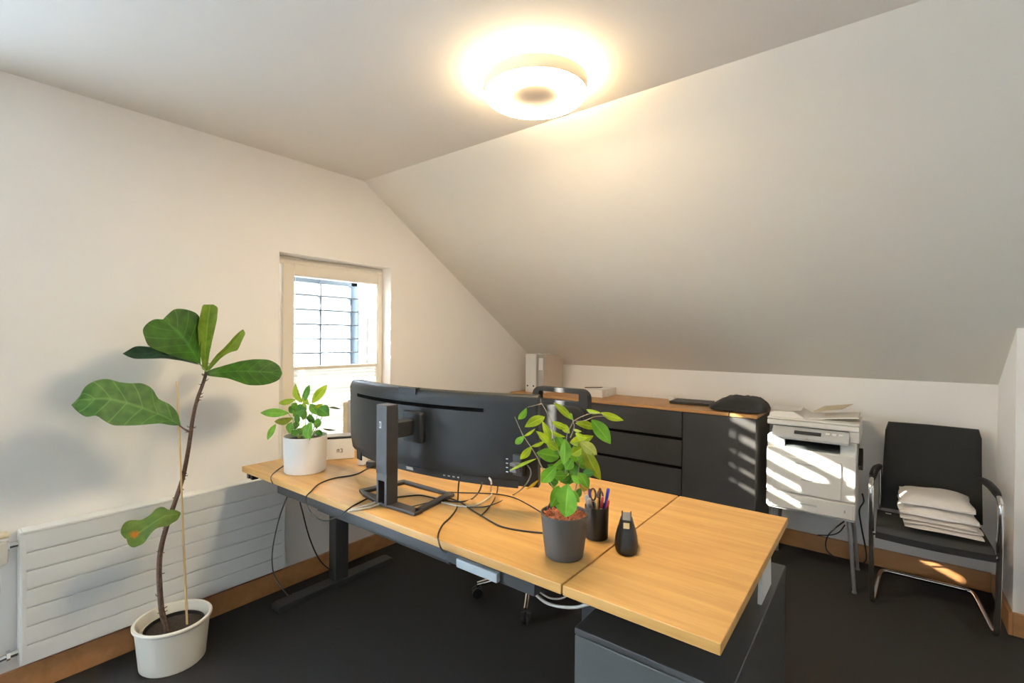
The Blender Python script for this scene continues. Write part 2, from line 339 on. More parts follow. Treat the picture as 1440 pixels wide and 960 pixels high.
FIG_STEM = [(0.24, -2.963, 0.135), (0.248, -2.983, 0.215), (0.249, -2.991, 0.279), (0.241, -2.994, 0.408), (0.232, -2.984, 0.495), (0.23, -2.961, 0.584), (0.237, -2.936, 0.672), (0.247, -2.914, 0.761), (0.25, -2.899, 0.848), (0.244, -2.885, 0.934), (0.235, -2.874, 0.998), (0.23, -2.856, 1.08), (0.235, -2.836, 1.146), (0.244, -2.826, 1.201), (0.25, -2.831, 1.244)]
FIG_PETIOLES = [[(0.26, -2.89, 0.949), (0.26, -2.916, 0.97), (0.26, -2.936, 0.991)], [(0.26, -2.953, 0.617), (0.26, -2.935, 0.618), (0.26, -2.925, 0.618)], [(0.26, -2.832, 1.202), (0.26, -2.843, 1.218), (0.26, -2.856, 1.237)], [(0.26, -2.832, 1.202), (0.26, -2.821, 1.208), (0.26, -2.813, 1.22)]]
FIG_STAKE = [(0.248, -2.897, 0.14), (0.26, -2.939, 1.167)]
OFFICE_PLANT_LEAVES = [
    ((1.741, -2.572, 1.126), (1.768, -2.569, 1.162), 0.017, (0.613, -0.669, -0.421), 'g'),
    ((1.816, -2.549, 1.139), (1.781, -2.596, 1.113), 0.024, (0.557, -0.685, 0.469), 'y'),
    ((1.832, -2.433, 1.118), (1.788, -2.464, 1.167), 0.019, (0.766, -0.544, 0.343), 'y'),
    ((1.862, -2.48, 1.126), (1.871, -2.505, 1.152), 0.007, (0.283, -0.65, -0.705), 'g'),
    ((1.807, -2.503, 1.119), (1.836, -2.46, 1.095), 0.016, (0.774, -0.615, -0.15), 'y'),
    ((1.921, -2.425, 1.147), (1.874, -2.423, 1.151), 0.012, (-0.06, -0.978, -0.2), 'y'),
    ((1.909, -2.401, 1.143), (1.973, -2.384, 1.125), 0.019, (0.213, -0.967, -0.136), 'y'),
    ((1.91, -2.386, 1.133), (1.945, -2.383, 1.127), 0.007, (0.168, -0.868, 0.468), 'y'),
    ((1.867, -2.473, 1.117), (1.901, -2.417, 1.098), 0.020, (0.849, -0.379, 0.369), 'y'),
    ((1.912, -2.462, 1.131), (1.966, -2.45, 1.068), 0.035, (0.612, -0.685, 0.395), 'g'),
    ((1.843, -2.446, 1.093), (1.879, -2.456, 1.093), 0.009, (-0.258, -0.9, -0.35), 'p'),
    ((1.84, -2.457, 1.055), (1.908, -2.44, 1.082), 0.028, (0.299, -0.937, -0.179), 'y'),
    ((1.815, -2.521, 1.055), (1.786, -2.519, 1.12), 0.019, (0.798, -0.48, 0.364), 'y'),
    ((1.812, -2.524, 1.06), (1.8, -2.571, 1.102), 0.017, (0.955, -0.293, -0.049), 'y'),
    ((1.831, -2.465, 1.072), (1.783, -2.491, 1.093), 0.011, (0.376, -0.894, -0.244), 'y'),
    ((1.754, -2.507, 1.093), (1.712, -2.506, 1.065), 0.008, (0.288, -0.821, -0.492), 'y'),
    ((1.754, -2.56, 1.08), (1.715, -2.551, 1.05), 0.016, (0.065, -0.932, -0.356), 'g'),
    ((1.755, -2.529, 1.045), (1.78, -2.494, 1.058), 0.011, (0.829, -0.515, -0.216), 'y'),
    ((1.764, -2.538, 1.048), (1.731, -2.549, 1.008), 0.018, (0.501, -0.848, -0.176), 'y'),
    ((1.788, -2.546, 1.019), (1.709, -2.572, 0.975), 0.008, (0.163, -0.948, 0.275), 'y'),
    ((1.804, -2.455, 1.007), (1.76, -2.51, 1.024), 0.034, (0.787, -0.548, 0.283), 'g'),
    ((1.806, -2.452, 1.058), (1.786, -2.492, 1.033), 0.036, (0.862, -0.501, 0.081), 'g'),
    ((1.87, -2.533, 1.084), (1.871, -2.54, 1.013), 0.033, (0.915, -0.401, 0.043), 'b'),
    ((1.838, -2.431, 1.043), (1.845, -2.4, 0.984), 0.036, (0.29, -0.864, -0.412), 'g'),
    ((1.854, -2.436, 0.995), (1.882, -2.434, 1.017), 0.021, (0.501, -0.645, -0.577), 'g'),
    ((1.892, -2.491, 1.073), (1.926, -2.452, 1.033), 0.027, (0.765, -0.643, 0.029), 'p'),
    ((1.888, -2.469, 1.062), (1.931, -2.438, 0.961), 0.032, (0.398, -0.911, -0.107), 'o'),
    ((1.842, -2.53, 1.004), (1.796, -2.536, 0.95), 0.031, (0.249, -0.961, -0.118), 'g'),
    ((1.892, -2.475, 0.977), (1.931, -2.473, 0.99), 0.021, (-0.04, -0.97, 0.239), 'd'),
    ((1.886, -2.484, 0.984), (1.922, -2.491, 0.947), 0.026, (0.528, -0.562, 0.637), 'g'),
    ((1.866, -2.444, 0.942), (1.889, -2.434, 0.922), 0.023, (0.225, -0.958, -0.179), 'r'),
    ((1.856, -2.451, 0.958), (1.835, -2.502, 0.953), 0.022, (0.914, -0.393, 0.1), 'd'),
    ((1.817, -2.479, 0.94), (1.784, -2.49, 0.95), 0.025, (0.252, -0.944, -0.212), 'd'),
    ((1.821, -2.448, 0.983), (1.801, -2.437, 0.946), 0.025, (0.29, -0.856, -0.428), 'd'),
    ((1.854, -2.534, 0.953), (1.853, -2.575, 0.904), 0.035, (0.908, -0.332, 0.256), 'g'),
    ((1.895, -2.553, 0.971), (1.875, -2.534, 0.871), 0.058, (0.149, -0.964, -0.22), 'b'),
    ((1.783, -2.53, 0.954), (1.752, -2.547, 0.925), 0.008, (0.644, -0.715, -0.272), 'r'),
    ((1.881, -2.461, 0.933), (1.879, -2.489, 0.911), 0.017, (0.819, -0.387, 0.424), 'd'),
    ((1.81, -2.454, 1.003), (1.821, -2.44, 0.969), 0.027, (0.894, -0.437, 0.098), 'd'),
    ((1.825, -2.43, 0.985), (1.858, -2.438, 0.959), 0.027, (0.424, -0.554, 0.717), 'd'),
    ((1.799, -2.475, 1.022), (1.825, -2.455, 1.039), 0.025, (0.708, -0.647, -0.284), 'd'),
    ((1.808, -2.481, 0.976), (1.79, -2.467, 0.916), 0.023, (0.354, -0.878, -0.321), 'g'),
    ((1.853, -2.446, 0.976), (1.855, -2.481, 0.944), 0.024, (0.638, -0.501, 0.584), 'd'),
    ((1.841, -2.481, 1.013), (1.82, -2.521, 0.994), 0.027, (0.902, -0.387, -0.194), 'g'),
    ((1.833, -2.461, 1.033), (1.805, -2.477, 1.08), 0.023, (0.324, -0.937, -0.131), 'g'),
    ((1.848, -2.462, 1.023), (1.887, -2.459, 1.049), 0.024, (0.152, -0.982, -0.109), 'y'),
    ((1.855, -2.495, 0.971), (1.822, -2.517, 0.97), 0.025, (0.474, -0.736, 0.483), 'g'),
    ((1.869, -2.497, 0.974), (1.908, -2.495, 0.965), 0.023, (-0.016, -0.953, -0.302), 'g'),
    ((1.855, -2.509, 0.935), (1.825, -2.528, 0.918), 0.024, (0.565, -0.824, -0.036), 'g'),
    ((1.859, -2.493, 0.932), (1.891, -2.486, 0.902), 0.022, (0.416, -0.874, 0.252), 'g'),
    ((1.857, -2.506, 0.99), (1.865, -2.483, 1.018), 0.025, (0.676, -0.652, 0.344), 'b'),
    ((1.839, -2.456, 1.082), (1.808, -2.452, 1.106), 0.017, (0.14, -0.932, 0.334), 'y'),
    ((1.872, -2.481, 1.09), (1.915, -2.486, 1.084), 0.020, (-0.156, -0.934, -0.322), 'y'),
    ((1.819, -2.46, 0.973), (1.788, -2.494, 0.991), 0.020, (0.726, -0.686, -0.052), 'd'),
    ((1.853, -2.446, 1.001), (1.88, -2.412, 0.982), 0.022, (0.819, -0.494, 0.294), 'g'),
    ((1.836, -2.51, 1.042), (1.799, -2.52, 1.066), 0.020, (0.486, -0.771, 0.412), 'y'),
    ((1.842, -2.481, 0.902), (1.845, -2.508, 0.874), 0.020, (0.795, -0.385, 0.469), 'd'),
    ((1.855, -2.471, 0.91), (1.871, -2.482, 0.876), 0.022, (0.25, -0.881, 0.401), 'd'),
]
OFFICE_PLANT_STEMS = [[(1.843, -2.481, 0.858), (1.846, -2.48, 0.918), (1.843, -2.484, 0.982), (1.845, -2.484, 1.039), (1.847, -2.484, 1.083), (1.857, -2.478, 1.109), (1.862, -2.476, 1.121)], [(1.857, -2.467, 1.12), (1.877, -2.455, 1.134), (1.9, -2.441, 1.144), (1.926, -2.425, 1.144)], [(1.857, -2.467, 1.12), (1.861, -2.482, 1.144)], [(1.844, -2.478, 0.982), (1.831, -2.487, 1.017), (1.812, -2.499, 1.073), (1.806, -2.501, 1.118), (1.795, -2.508, 1.144), (1.782, -2.516, 1.169)], [(1.786, -2.522, 1.17), (1.776, -2.537, 1.166), (1.761, -2.556, 1.161)], [(1.833, -2.488, 0.885), (1.809, -2.504, 0.941), (1.787, -2.519, 0.988), (1.773, -2.527, 1.02), (1.758, -2.537, 1.048), (1.74, -2.548, 1.079), (1.728, -2.555, 1.107), (1.719, -2.56, 1.13)], [(1.849, -2.476, 0.862), (1.864, -2.463, 0.926), (1.871, -2.457, 0.982), (1.872, -2.456, 1.026), (1.868, -2.458, 1.058)], [(1.851, -2.472, 1.074), (1.863, -2.472, 1.103), (1.865, -2.48, 1.122)], [(1.863, -2.462, 1.12), (1.882, -2.452, 1.122), (1.909, -2.435, 1.135), (1.936, -2.418, 1.137)], [(1.873, -2.456, 0.946), (1.881, -2.437, 0.91)]]
LILY_LEAVES = [
    ((0.441, -2.499, 1.048), (0.408, -2.516, 1.138), 0.033, (0.3, -0.951, -0.073), 'y'),
    ((0.477, -2.507, 1.062), (0.469, -2.481, 1.134), 0.024, (0.617, -0.719, 0.32), 'd'),
    ((0.504, -2.488, 1.053), (0.539, -2.434, 1.135), 0.032, (0.728, -0.672, 0.134), 'y'),
    ((0.427, -2.524, 1.067), (0.343, -2.561, 1.044), 0.022, (0.439, -0.883, -0.168), 'y'),
    ((0.41, -2.545, 1.005), (0.303, -2.626, 1.005), 0.032, (0.586, -0.777, 0.231), 'g'),
    ((0.387, -2.515, 0.978), (0.306, -2.562, 0.956), 0.030, (0.541, -0.745, -0.39), 'o'),
    ((0.349, -2.576, 0.953), (0.34, -2.61, 0.882), 0.023, (0.6, -0.749, 0.282), 'g'),
    ((0.424, -2.541, 0.965), (0.41, -2.545, 0.913), 0.033, (0.388, -0.921, -0.026), 'g'),
    ((0.369, -2.524, 1.0), (0.384, -2.499, 1.029), 0.032, (0.819, -0.569, 0.067), 'd'),
    ((0.436, -2.527, 1.008), (0.47, -2.495, 1.023), 0.051, (0.517, -0.751, 0.41), 'd'),
    ((0.433, -2.488, 0.995), (0.419, -2.481, 1.05), 0.032, (0.388, -0.894, 0.224), 'y'),
    ((0.519, -2.469, 0.999), (0.477, -2.483, 1.047), 0.029, (0.673, -0.615, 0.411), 'g'),
    ((0.52, -2.466, 1.032), (0.577, -2.446, 0.997), 0.047, (0.545, -0.673, 0.5), 'd'),
    ((0.531, -2.422, 1.029), (0.576, -2.386, 1.02), 0.008, (0.611, -0.646, 0.458), 'k'),
    ((0.543, -2.512, 0.977), (0.529, -2.519, 0.882), 0.044, (0.253, -0.967, 0.032), 'b'),
    ((0.476, -2.441, 0.976), (0.474, -2.449, 0.928), 0.027, (0.867, -0.495, 0.047), 'g'),
    ((0.484, -2.476, 0.963), (0.495, -2.492, 1.002), 0.033, (0.305, -0.85, -0.429), 'd'),
    ((0.402, -2.49, 0.894), (0.397, -2.468, 0.926), 0.037, (0.664, -0.563, 0.492), 'd'),
    ((0.482, -2.428, 0.927), (0.518, -2.375, 0.915), 0.008, (0.827, -0.56, -0.047), 'k'),
    ((0.454, -2.53, 1.005), (0.452, -2.527, 0.956), 0.022, (0.692, -0.718, -0.071), 'd'),
    ((0.478, -2.486, 1.002), (0.476, -2.463, 0.953), 0.026, (0.583, -0.725, -0.367), 'd'),
    ((0.386, -2.517, 1.012), (0.42, -2.497, 0.987), 0.034, (0.293, -0.904, -0.31), 'g'),
    ((0.427, -2.474, 1.011), (0.418, -2.485, 0.965), 0.026, (0.544, -0.834, 0.092), 'g'),
    ((0.413, -2.494, 0.95), (0.374, -2.51, 0.927), 0.030, (0.201, -0.926, 0.32), 'd'),
    ((0.482, -2.51, 0.955), (0.513, -2.516, 0.915), 0.033, (0.602, -0.563, 0.566), 'g'),
    ((0.499, -2.476, 0.957), (0.547, -2.467, 0.972), 0.024, (0.161, -0.979, 0.127), 'g'),
    ((0.475, -2.485, 1.042), (0.429, -2.492, 1.09), 0.023, (0.325, -0.929, 0.175), 'y'),
    ((0.496, -2.475, 1.018), (0.532, -2.453, 1.049), 0.023, (0.668, -0.697, -0.258), 'y'),
    ((0.4, -2.498, 1.021), (0.368, -2.513, 1.041), 0.024, (0.582, -0.707, 0.402), 'g'),
    ((0.499, -2.466, 0.925), (0.521, -2.446, 0.905), 0.023, (0.698, -0.715, 0.051), 'd'),
    ((0.454, -2.536, 0.935), (0.446, -2.548, 0.906), 0.025, (0.908, -0.409, -0.091), 'd'),
]
LILY_STEMS = [[(0.45, -2.497, 0.883), (0.453, -2.502, 0.966), (0.458, -2.505, 1.048)], [(0.454, -2.494, 0.883), (0.451, -2.49, 0.974), (0.447, -2.489, 1.058)], [(0.466, -2.485, 0.883), (0.476, -2.474, 0.975), (0.477, -2.47, 1.049)], [(0.442, -2.503, 0.883), (0.419, -2.513, 0.963), (0.404, -2.516, 1.062)], [(0.438, -2.506, 0.883), (0.416, -2.521, 0.954), (0.39, -2.54, 1.002)], [(0.438, -2.506, 0.883), (0.409, -2.523, 0.938), (0.403, -2.523, 0.981)], [(0.434, -2.51, 0.883), (0.401, -2.524, 0.927), (0.389, -2.522, 0.959)], [(0.47, -2.481, 0.883), (0.496, -2.464, 0.965), (0.505, -2.459, 1.03)], [(0.478, -2.475, 0.883), (0.492, -2.453, 0.938), (0.486, -2.446, 0.978)], [(0.466, -2.485, 0.883), (0.479, -2.481, 0.93), (0.488, -2.481, 0.967)], [(0.462, -2.488, 0.883), (0.456, -2.479, 0.953), (0.458, -2.464, 0.997)], [(0.45, -2.497, 0.883), (0.439, -2.513, 0.945), (0.437, -2.521, 1.002)], [(0.47, -2.481, 0.883), (0.508, -2.46, 0.926), (0.525, -2.454, 0.936)], [(0.474, -2.478, 0.883), (0.517, -2.444, 0.991), (0.538, -2.426, 1.031)], [(0.436, -2.508, 0.883), (0.381, -2.556, 0.975), (0.357, -2.58, 0.955)]]
CABLES = {
    'cable_loop': [(0.892, -2.356, 0.743), (0.66, -2.27, 0.743), (0.698, -2.391, 0.743), (0.675, -2.481, 0.743), (0.7, -2.566, 0.743), (0.769, -2.642, 0.743), (0.758, -2.655, 0.722), (0.784, -2.665, 0.694), (0.84, -2.67, 0.672), (0.914, -2.67, 0.671), (1.007, -2.67, 0.708), (1.056, -2.665, 0.744), (1.031, -2.616, 0.743), (1.005, -2.536, 0.743), (0.993, -2.458, 0.743), (1.004, -2.414, 0.743)],
    'cable_grey_bundle_a': [(1.07, -2.66, 0.743), (1.074, -2.61, 0.743), (1.072, -2.553, 0.743), (1.071, -2.514, 0.743), (1.087, -2.48, 0.743)],
    'cable_grey_bundle_b': [(1.075, -2.674, 0.743), (1.095, -2.63, 0.743), (1.1, -2.58, 0.743), (1.094, -2.525, 0.743), (1.1, -2.49, 0.743)],
    'cable_pot': [(0.287, -2.497, 0.743), (0.314, -2.525, 0.743), (0.373, -2.587, 0.743), (0.426, -2.631, 0.743), (0.479, -2.66, 0.741), (0.498, -2.66, 0.726)],
    'hang_grey': [(0.285, -2.465, 0.705), (0.27, -2.471, 0.603), (0.22, -2.477, 0.517), (0.17, -2.483, 0.402), (0.135, -2.487, 0.276), (0.125, -2.48, 0.181), (0.13, -2.463, 0.122), (0.15, -2.443, 0.075), (0.15, -2.40, 0.012), (0.11, -2.365, 0.006)],
    'hang_black': [(0.36, -2.47, 0.705), (0.34, -2.458, 0.583), (0.31, -2.423, 0.488), (0.27, -2.371, 0.356), (0.24, -2.319, 0.247), (0.22, -2.271, 0.169), (0.2, -2.218, 0.109), (0.195, -2.194, 0.09)],
    'front_drop': [(1.363, -2.41, 0.87), (1.362, -2.42, 0.836), (1.282, -2.341, 0.743), (1.347, -2.415, 0.743), (1.389, -2.487, 0.743), (1.418, -2.552, 0.743), (1.466, -2.616, 0.743), (1.518, -2.66, 0.743), (1.525, -2.655, 0.726), (1.538, -2.65, 0.722)],
    'under_arc': [(1.438, -2.38, 0.847), (1.434, -2.39, 0.818), (1.318, -2.301, 0.743), (1.311, -2.348, 0.743), (1.264, -2.376, 0.743), (1.199, -2.387, 0.743), (1.136, -2.396, 0.743), (1.107, -2.431, 0.743), (1.084, -2.471, 0.743)],
    'white_short': [(1.462, -2.37, 0.864), (1.48, -2.38, 0.855), (1.311, -2.185, 0.743), (1.351, -2.231, 0.743), (1.378, -2.343, 0.743), (1.348, -2.386, 0.743), (1.283, -2.401, 0.743), (1.217, -2.404, 0.743)],
    'right_black': [(1.493, -2.36, 0.838), (1.342, -2.182, 0.743), (1.396, -2.268, 0.743), (1.437, -2.351, 0.743), (1.46, -2.412, 0.743)],
    'long_black': [(1.245, -2.35, 0.743), (1.312, -2.357, 0.743), (1.392, -2.388, 0.743), (1.462, -2.41, 0.743), (1.528, -2.431, 0.743), (1.584, -2.44, 0.743), (1.65, -2.424, 0.743), (1.708, -2.398, 0.743)],
    'thin_back': [(1.14, -2.325, 0.743), (1.214, -2.287, 0.743), (1.307, -2.223, 0.743), (1.372, -2.192, 0.743), (1.441, -2.19, 0.743), (1.544, -2.226, 0.743), (1.643, -2.272, 0.743)],
    'usb_grey': [(1.565, -2.3, 0.922), (1.611, -2.33, 0.911), (1.63, -2.36, 0.893), (1.631, -2.4, 0.87), (1.409, -2.162, 0.743), (1.419, -2.27, 0.743), (1.408, -2.337, 0.743), (1.358, -2.378, 0.743), (1.308, -2.39, 0.743), (1.229, -2.415, 0.743), (1.199, -2.508, 0.743), (1.133, -2.503, 0.743)],
    'under_white_a': [(1.796, -2.58, 0.67), (1.804, -2.56, 0.643), (1.83, -2.55, 0.628), (1.87, -2.54, 0.628), (1.913, -2.53, 0.638), (1.957, -2.53, 0.665)],
    'under_white_b': [(1.794, -2.56, 0.663), (1.796, -2.52, 0.628), (1.811, -2.5, 0.614), (1.832, -2.48, 0.613), (1.86, -2.48, 0.635)],
    'printer_a': [(2.375, -0.42, 0.355), (2.331, -0.35, 0.287), (2.292, -0.28, 0.214), (2.274, -0.22, 0.139), (2.279, -0.15, 0.069), (2.326, -0.086, 0.012)],
    'printer_b': [(2.427, -0.25, 0.481), (2.433, -0.22, 0.429), (2.412, -0.18, 0.364), (2.421, -0.12, 0.247), (2.438, -0.08, 0.132), (2.445, -0.06, 0.05), (2.431, -0.049, 0.012)],
    'printer_c': [(2.372, -0.3, 0.298), (2.342, -0.25, 0.234), (2.297, -0.2, 0.19), (2.227, -0.15, 0.156)],
    'printer_d': [(2.394, -0.05, 0.128), (2.413, -0.05, 0.072), (2.418, -0.08, 0.019)],
}
# ------------------------------------------------------------------ the room
HC, HK, S, W = 2.3142, 1.1243, 1.869, 3.0254      # ceiling height, knee wall height, run of the slope, width
YB, XE = -6.1, 4.4                                  # back wall, far side of the wider part
DY0, DY1, DZ = -5.7, -3.62, 2.10                    # terrace door in the window wall, beside the camera
WY0, WY1, WZ0, WZ1 = -2.391, -1.662, .60, 1.805     # window
TW = .35
def ztop(y): return HC if y <= -S else HK + (HC-HK)*(-y)/S
fl = MB().box(-TW, XE+.1, YB-.1, .15, -.06, 0)
struct('floor', fl, m_carpet)
ce = MB().box(-TW, XE+.1, YB-.1, -S, HC, HC+.12)
struct('ceiling', ce, m_ceil)
sl = MB().prism([(-S, HC), (.0, HK), (.15, HK-.0955), (.15, HK+.12), (-S, HC+.12)], 'x', -TW, XE+.1)
struct('ceiling_slope', sl, m_slope)
wl = MB()
for ya, yb, za, zb in ((YB, DY0, 0, HC), (DY0, DY1, DZ, HC), (DY1, WY0, 0, HC)):
    wl.box(-TW, 0, ya, yb, za, zb)
wl.box(-TW, 0, WY0, WY1, 0, WZ0)
wl.prism([(WY0, WZ1), (WY1, WZ1), (WY1, ztop(WY1)), (-S, HC), (WY0, HC)], 'x', -TW, 0)
wl.prism([(WY1, 0), (.12, 0), (.12, ztop(.12)), (WY1, ztop(WY1))], 'x', -TW, 0)
struct('wall_window_side', wl, m_wall, smooth=0)
struct('wall_knee', MB().box(0, W+.2, 0, .15, 0, HK+.0), m_wall, smooth=0)
YS = -.462
wr = MB().prism([(W, 0), (XE, 0), (XE, 0), (W, 0)], 'z', 0, .001) if False else MB()
wr.prism([(YS, 0), (.0, 0), (.0, ztop(0)), (YS, ztop(YS))], 'x', W, XE)
struct('wall_right', wr, m_wall, smooth=0)
struct('wall_east', MB().box(XE, XE+.1, YB, YS, 0, HC), m_wall, smooth=0)
struct('wall_back', MB().box(-TW, XE+.1, YB-.1, YB, 0, HC), m_wall, smooth=0)
# baseboards
BH, BT = .106, .016
bw = MB()
bw.box(0, BT, DY1+.02, 0, 0, BH, .003)
bw.box(0, BT, YB, DY0-.02, 0, BH, .003)
struct('baseboard_window_side', bw, m_base)
struct('baseboard_knee', MB().box(BT, W-BT, -BT, 0, 0, BH, .003), m_base)
br = MB().box(W-BT, W, YS-BT, -BT, 0, BH, .003).box(W, XE, YS-BT, YS, 0, BH, .003)
struct('baseboard_right', br, m_base)
struct('baseboard_back', MB().box(0, XE, YB, YB+BT, 0, BH, .003), m_base)

# ------------------------------------------------------------------ window in the gable wall
FX0, FX1 = -.155, -.085
win = MB()
fy0, fy1, fz0, fz1 = WY0+.005, WY1-.002, WZ0, WZ1-.005
fw = .042
win.box(FX0, FX1, fy0, fy0+fw, fz0, fz1, .004); win.box(FX0, FX1, fy1-fw, fy1, fz0, fz1, .004)
win.box(FX0, FX1, fy0+fw, fy1-fw, fz1-fw, fz1, .004); win.box(FX0, FX1, fy0+fw, fy1-fw, fz0, fz0+fw, .004)
w1 = struct('window_1', win, m_frame)
sa = MB(); sy0, sy1, sz0, sz1 = -2.333, -1.668, WZ0+.03, 1.765
sw_l, sw_t, sw_r = .066, .068, .03
SX0, SX1 = -.15, -.078
sa.box(SX0, SX1, sy0, -2.266, sz0, sz1, .006); sa.box(SX0, SX1, -1.700, sy1, sz0, sz1, .006)
sa.box(SX0, SX1, -2.266, -1.700, 1.697, sz1, .006); sa.box(SX0, SX1, -2.266, -1.700, sz0, sz0+.07, .006)
struct('sash', sa, m_frame, w1)
struct('pane', MB().box(-.122, -.118, -2.27, -1.695, sz0+.06, 1.70), m_glass, w1, smooth=0)
struct('window_sill', MB().box(-.085, .012, WY0+.002, WY1-.002, WZ0-.02, WZ0+.006, .004), m_white, w1)
hd = MB().box(-.08, -.066, -1.692, -1.668, .985, 1.05, .004).tube([(-.07, -1.68, 1.03), (-.045, -1.68, 1.03), (-.04, -1.675, 1.02), (-.04, -1.675, .925)], .008, 8, 3)
struct('window_handle', hd, m_silver, w1)
for z in (1.642, .83):
    struct('hinge', MB().tube([(-.075, -2.36, z-.03), (-.075, -2.36, z+.03)], .009, 10), m_frame, w1)
# pleated blind covering the lower part of the sash
bl = thing('pleated_blind', 'white pleated blind drawn over the lower half of the window', 'blind', (-.1, -1.98, .70))
rows = []
nz = 42
for i in range(nz+1):
    z = .70+(1.165-.70)*i/nz
    x = -.100+(.006 if i % 2 else -.006)
    rows.append([(x, -2.262+k*(.560/4), z) for k in range(5)])
build('fabric', MB().grid(rows, .001), m_blind, bl, smooth=0)
build('top_rail', MB().box(-.115, -.085, -2.264, -1.701, 1.163, 1.181, .003), m_frame, bl)
for y in (-1.715, -2.25):
    build('guide_cord', MB().tube([(-.1, y, 1.18), (-.1, y, 1.70)], .0015, 6), m_white, bl)

# outer louvre shutter leaf in front of the window
def shutter(name, y0, y1, z0, z1, x, tilt, depth, pitch, mull, start, stile_r=.055):
    t = struct(name, MB().box(x-.03, x+.012, y1-stile_r, y1, z0, z1, .004).box(x-.03, x+.012, y0, y0+.05, z0, z1, .004)
               .box(x-.03, x+.012, y0, y1, z1-.045, z1, .004).box(x-.03, x+.012, y0, y1, z0, z0+.05, .004), m_shut)
    s = MB()
    n = int((start-z0-.06)/pitch)
    for i in range(n+1):
        z = start-i*pitch
        if z < z0+.06: break
        mat = rotm((x-.01, 0, z), 0, 0, tilt)
        s.box(-depth/2, depth/2, y0+.03, y1-stile_r+.02, -.0035, .0035, .002, 1, mat)
    struct('louvre_slats', s, m_slat, t)
    for ym in mull:
        struct('mullion', MB().box(x-.005, x+.022, ym-.005, ym+.005, z0+.02, z1-.02), m_shut, t)
    return t
shutter('window_2', -2.38, -1.655, .55, 1.745, -.385, math.radians(0), .170, .0915, (-1.940,), 1.615)
# outer reveal cladding of the window on its far side
tr = MB().box(-.352, -.16, WY1-.012, WY1+.001, .6, WZ1, .002).box(-.24, -.225, WY1-.03, WY1-.011, .6, WZ1-.02, .002).box(-.205, -.19, WY1-.024, WY1-.011, .6, WZ1-.02, .002)
struct('trim_1', tr, m_render)

# ------------------------------------------------------------------ terrace door beside the camera (outside the frame), with its louvre shutter
dr = MB()
for a, b in ((DY0, DY0+.07), (DY1-.05, DY1), (-4.70, -4.62)):
    dr.box(-.15, -.08, a, b, 0, DZ, .004)
dr.box(-.15, -.08, DY0, DY1, DZ-.07, DZ, .004).box(-.15, -.08, DY0, DY1, 0, .09, .004)
d1 = struct('door_1', dr, m_frame)
struct('pane', MB().box(-.118, -.113, DY0+.06, DY1-.04, .08, DZ-.06), m_glass, d1, smooth=0)
struct('door_handle', MB().tube([(-.08, -4.66, 1.0), (-.045, -4.66, 1.0), (-.045, -4.66, .9)], .009, 8), m_silver, d1)

# unseen, added: side wall blocks low sun at the door, pale slabs bounce light
struct('wall_sun_block', MB().box(-5.2, -TW, DY0-.25, DY0-.08, -.06, 3.8), m_render)
struct('floor_bounce', MB().box(-5.2, -TW, DY0-.08, -2.9, -.14, -.06), m_bounce)
struct('wall_sky_mask', MB().box(-5.3, -5.1, -1.2, 4.2, -.5, 2.62), m_skymask)  # added to cover the bright sky behind the louvre slats
# ------------------------------------------------------------------ radiator
RX, RY0, RY1, RZ0, RZ1 = .075, -3.369, -2.393, .142, .632
rad = thing('radiator', 'white flat panel radiator with horizontal grooves under the fiddle-leaf plant', 'radiator', (.04, (RY0+RY1)/2, RZ0))
n = 7
pitch = (RZ1-.012-RZ0)/n
pf = MB()
g = .0065
ys0, ys1 = RY0+.012, RY1-.012
pf.box(.045, RX-.0085, RY0, RY1, RZ0, RZ1-.01, .004)
for i in range(n):
    za = RZ0+i*pitch+(0 if i == 0 else g/2); zb = RZ0+(i+1)*pitch-(0 if i == n-1 else g/2)
    pf.box(RX-.010, RX, ys0, ys1, za, zb, .0012)
pf.box(RX-.010, RX-.0003, RY0, ys0+.003, RZ0, RZ1-.012, .002).box(RX-.010, RX-.0003, ys1-.003, RY1, RZ0, RZ1-.012, .002)
build('front_panel', pf, m_radi, rad)
build('back_panel', MB().box(.012, .03, RY0+.01, RY1-.01, RZ0, RZ1-.01, .003), m_radi, rad)
build('top_grille', MB().box(.010, RX, RY0+.002, RY1-.002, RZ1-.012, RZ1, .003), m_radi, rad)
for y in (RY0, RY1): build('side_cover', MB().box(.012, RX-.002, y-.004, y+.004, RZ0, RZ1-.002, .002), m_radi, rad)
for y in (RY0+.2, RY1-.2): build('wall_bracket', MB().box(.001, .014, y-.015, y+.015, RZ0+.05, RZ1-.05), m_radi, rad)
vh = MB().tube([(.045, RY0-.005, .585), (.045, RY0-.045, .585)], .013, 12).tube([(.045, RY0-.028, .585), (.045, RY0-.036, .585)], .019, 6)
build('inlet_valve', vh, m_chrome, rad)
tv = MB().lathe([(0, 0), (.021, 0), (.0265, .008), (.0265, .06), (.022, .08), (0, .083)], 20, mat=rotm((.045, RY0-.036, .585), 0, math.radians(90)) if False else Matrix.Translation(Vector((.055, RY0-.058, .525))) )
build('thermostat_head', tv, m_white, rad)
build('valve_cap', MB().box(.030, .085, RY0-.088, RY0-.030, .625, .638, .005), m_tan, rad)
lv = MB().tube([(.045, RY0+.003, .185), (.045, RY0-.03, .185)], .012, 12).tube([(.045, RY0-.026, .185), (.045, RY0-.036, .185)], .018, 6).tube([(.045, RY0-.036, .182), (.045, RY0-.075, .178)], .010, 10).tube([(.045, RY0-.07, .178), (.03, RY0-.075, .17), (.02, RY0-.075, .10), (.02, RY0-.075, 0)], .008, 8, 3)
build('return_valve', lv, m_chrome, rad)
pipe = MB().tube([(.05, RY0-.058, .53), (.05, RY0-.06, .40), (.03, RY0-.085, .25), (.03, RY0-.085, 0)], .008, 8, 3)
build('supply_pipe', pipe, m_white, rad)

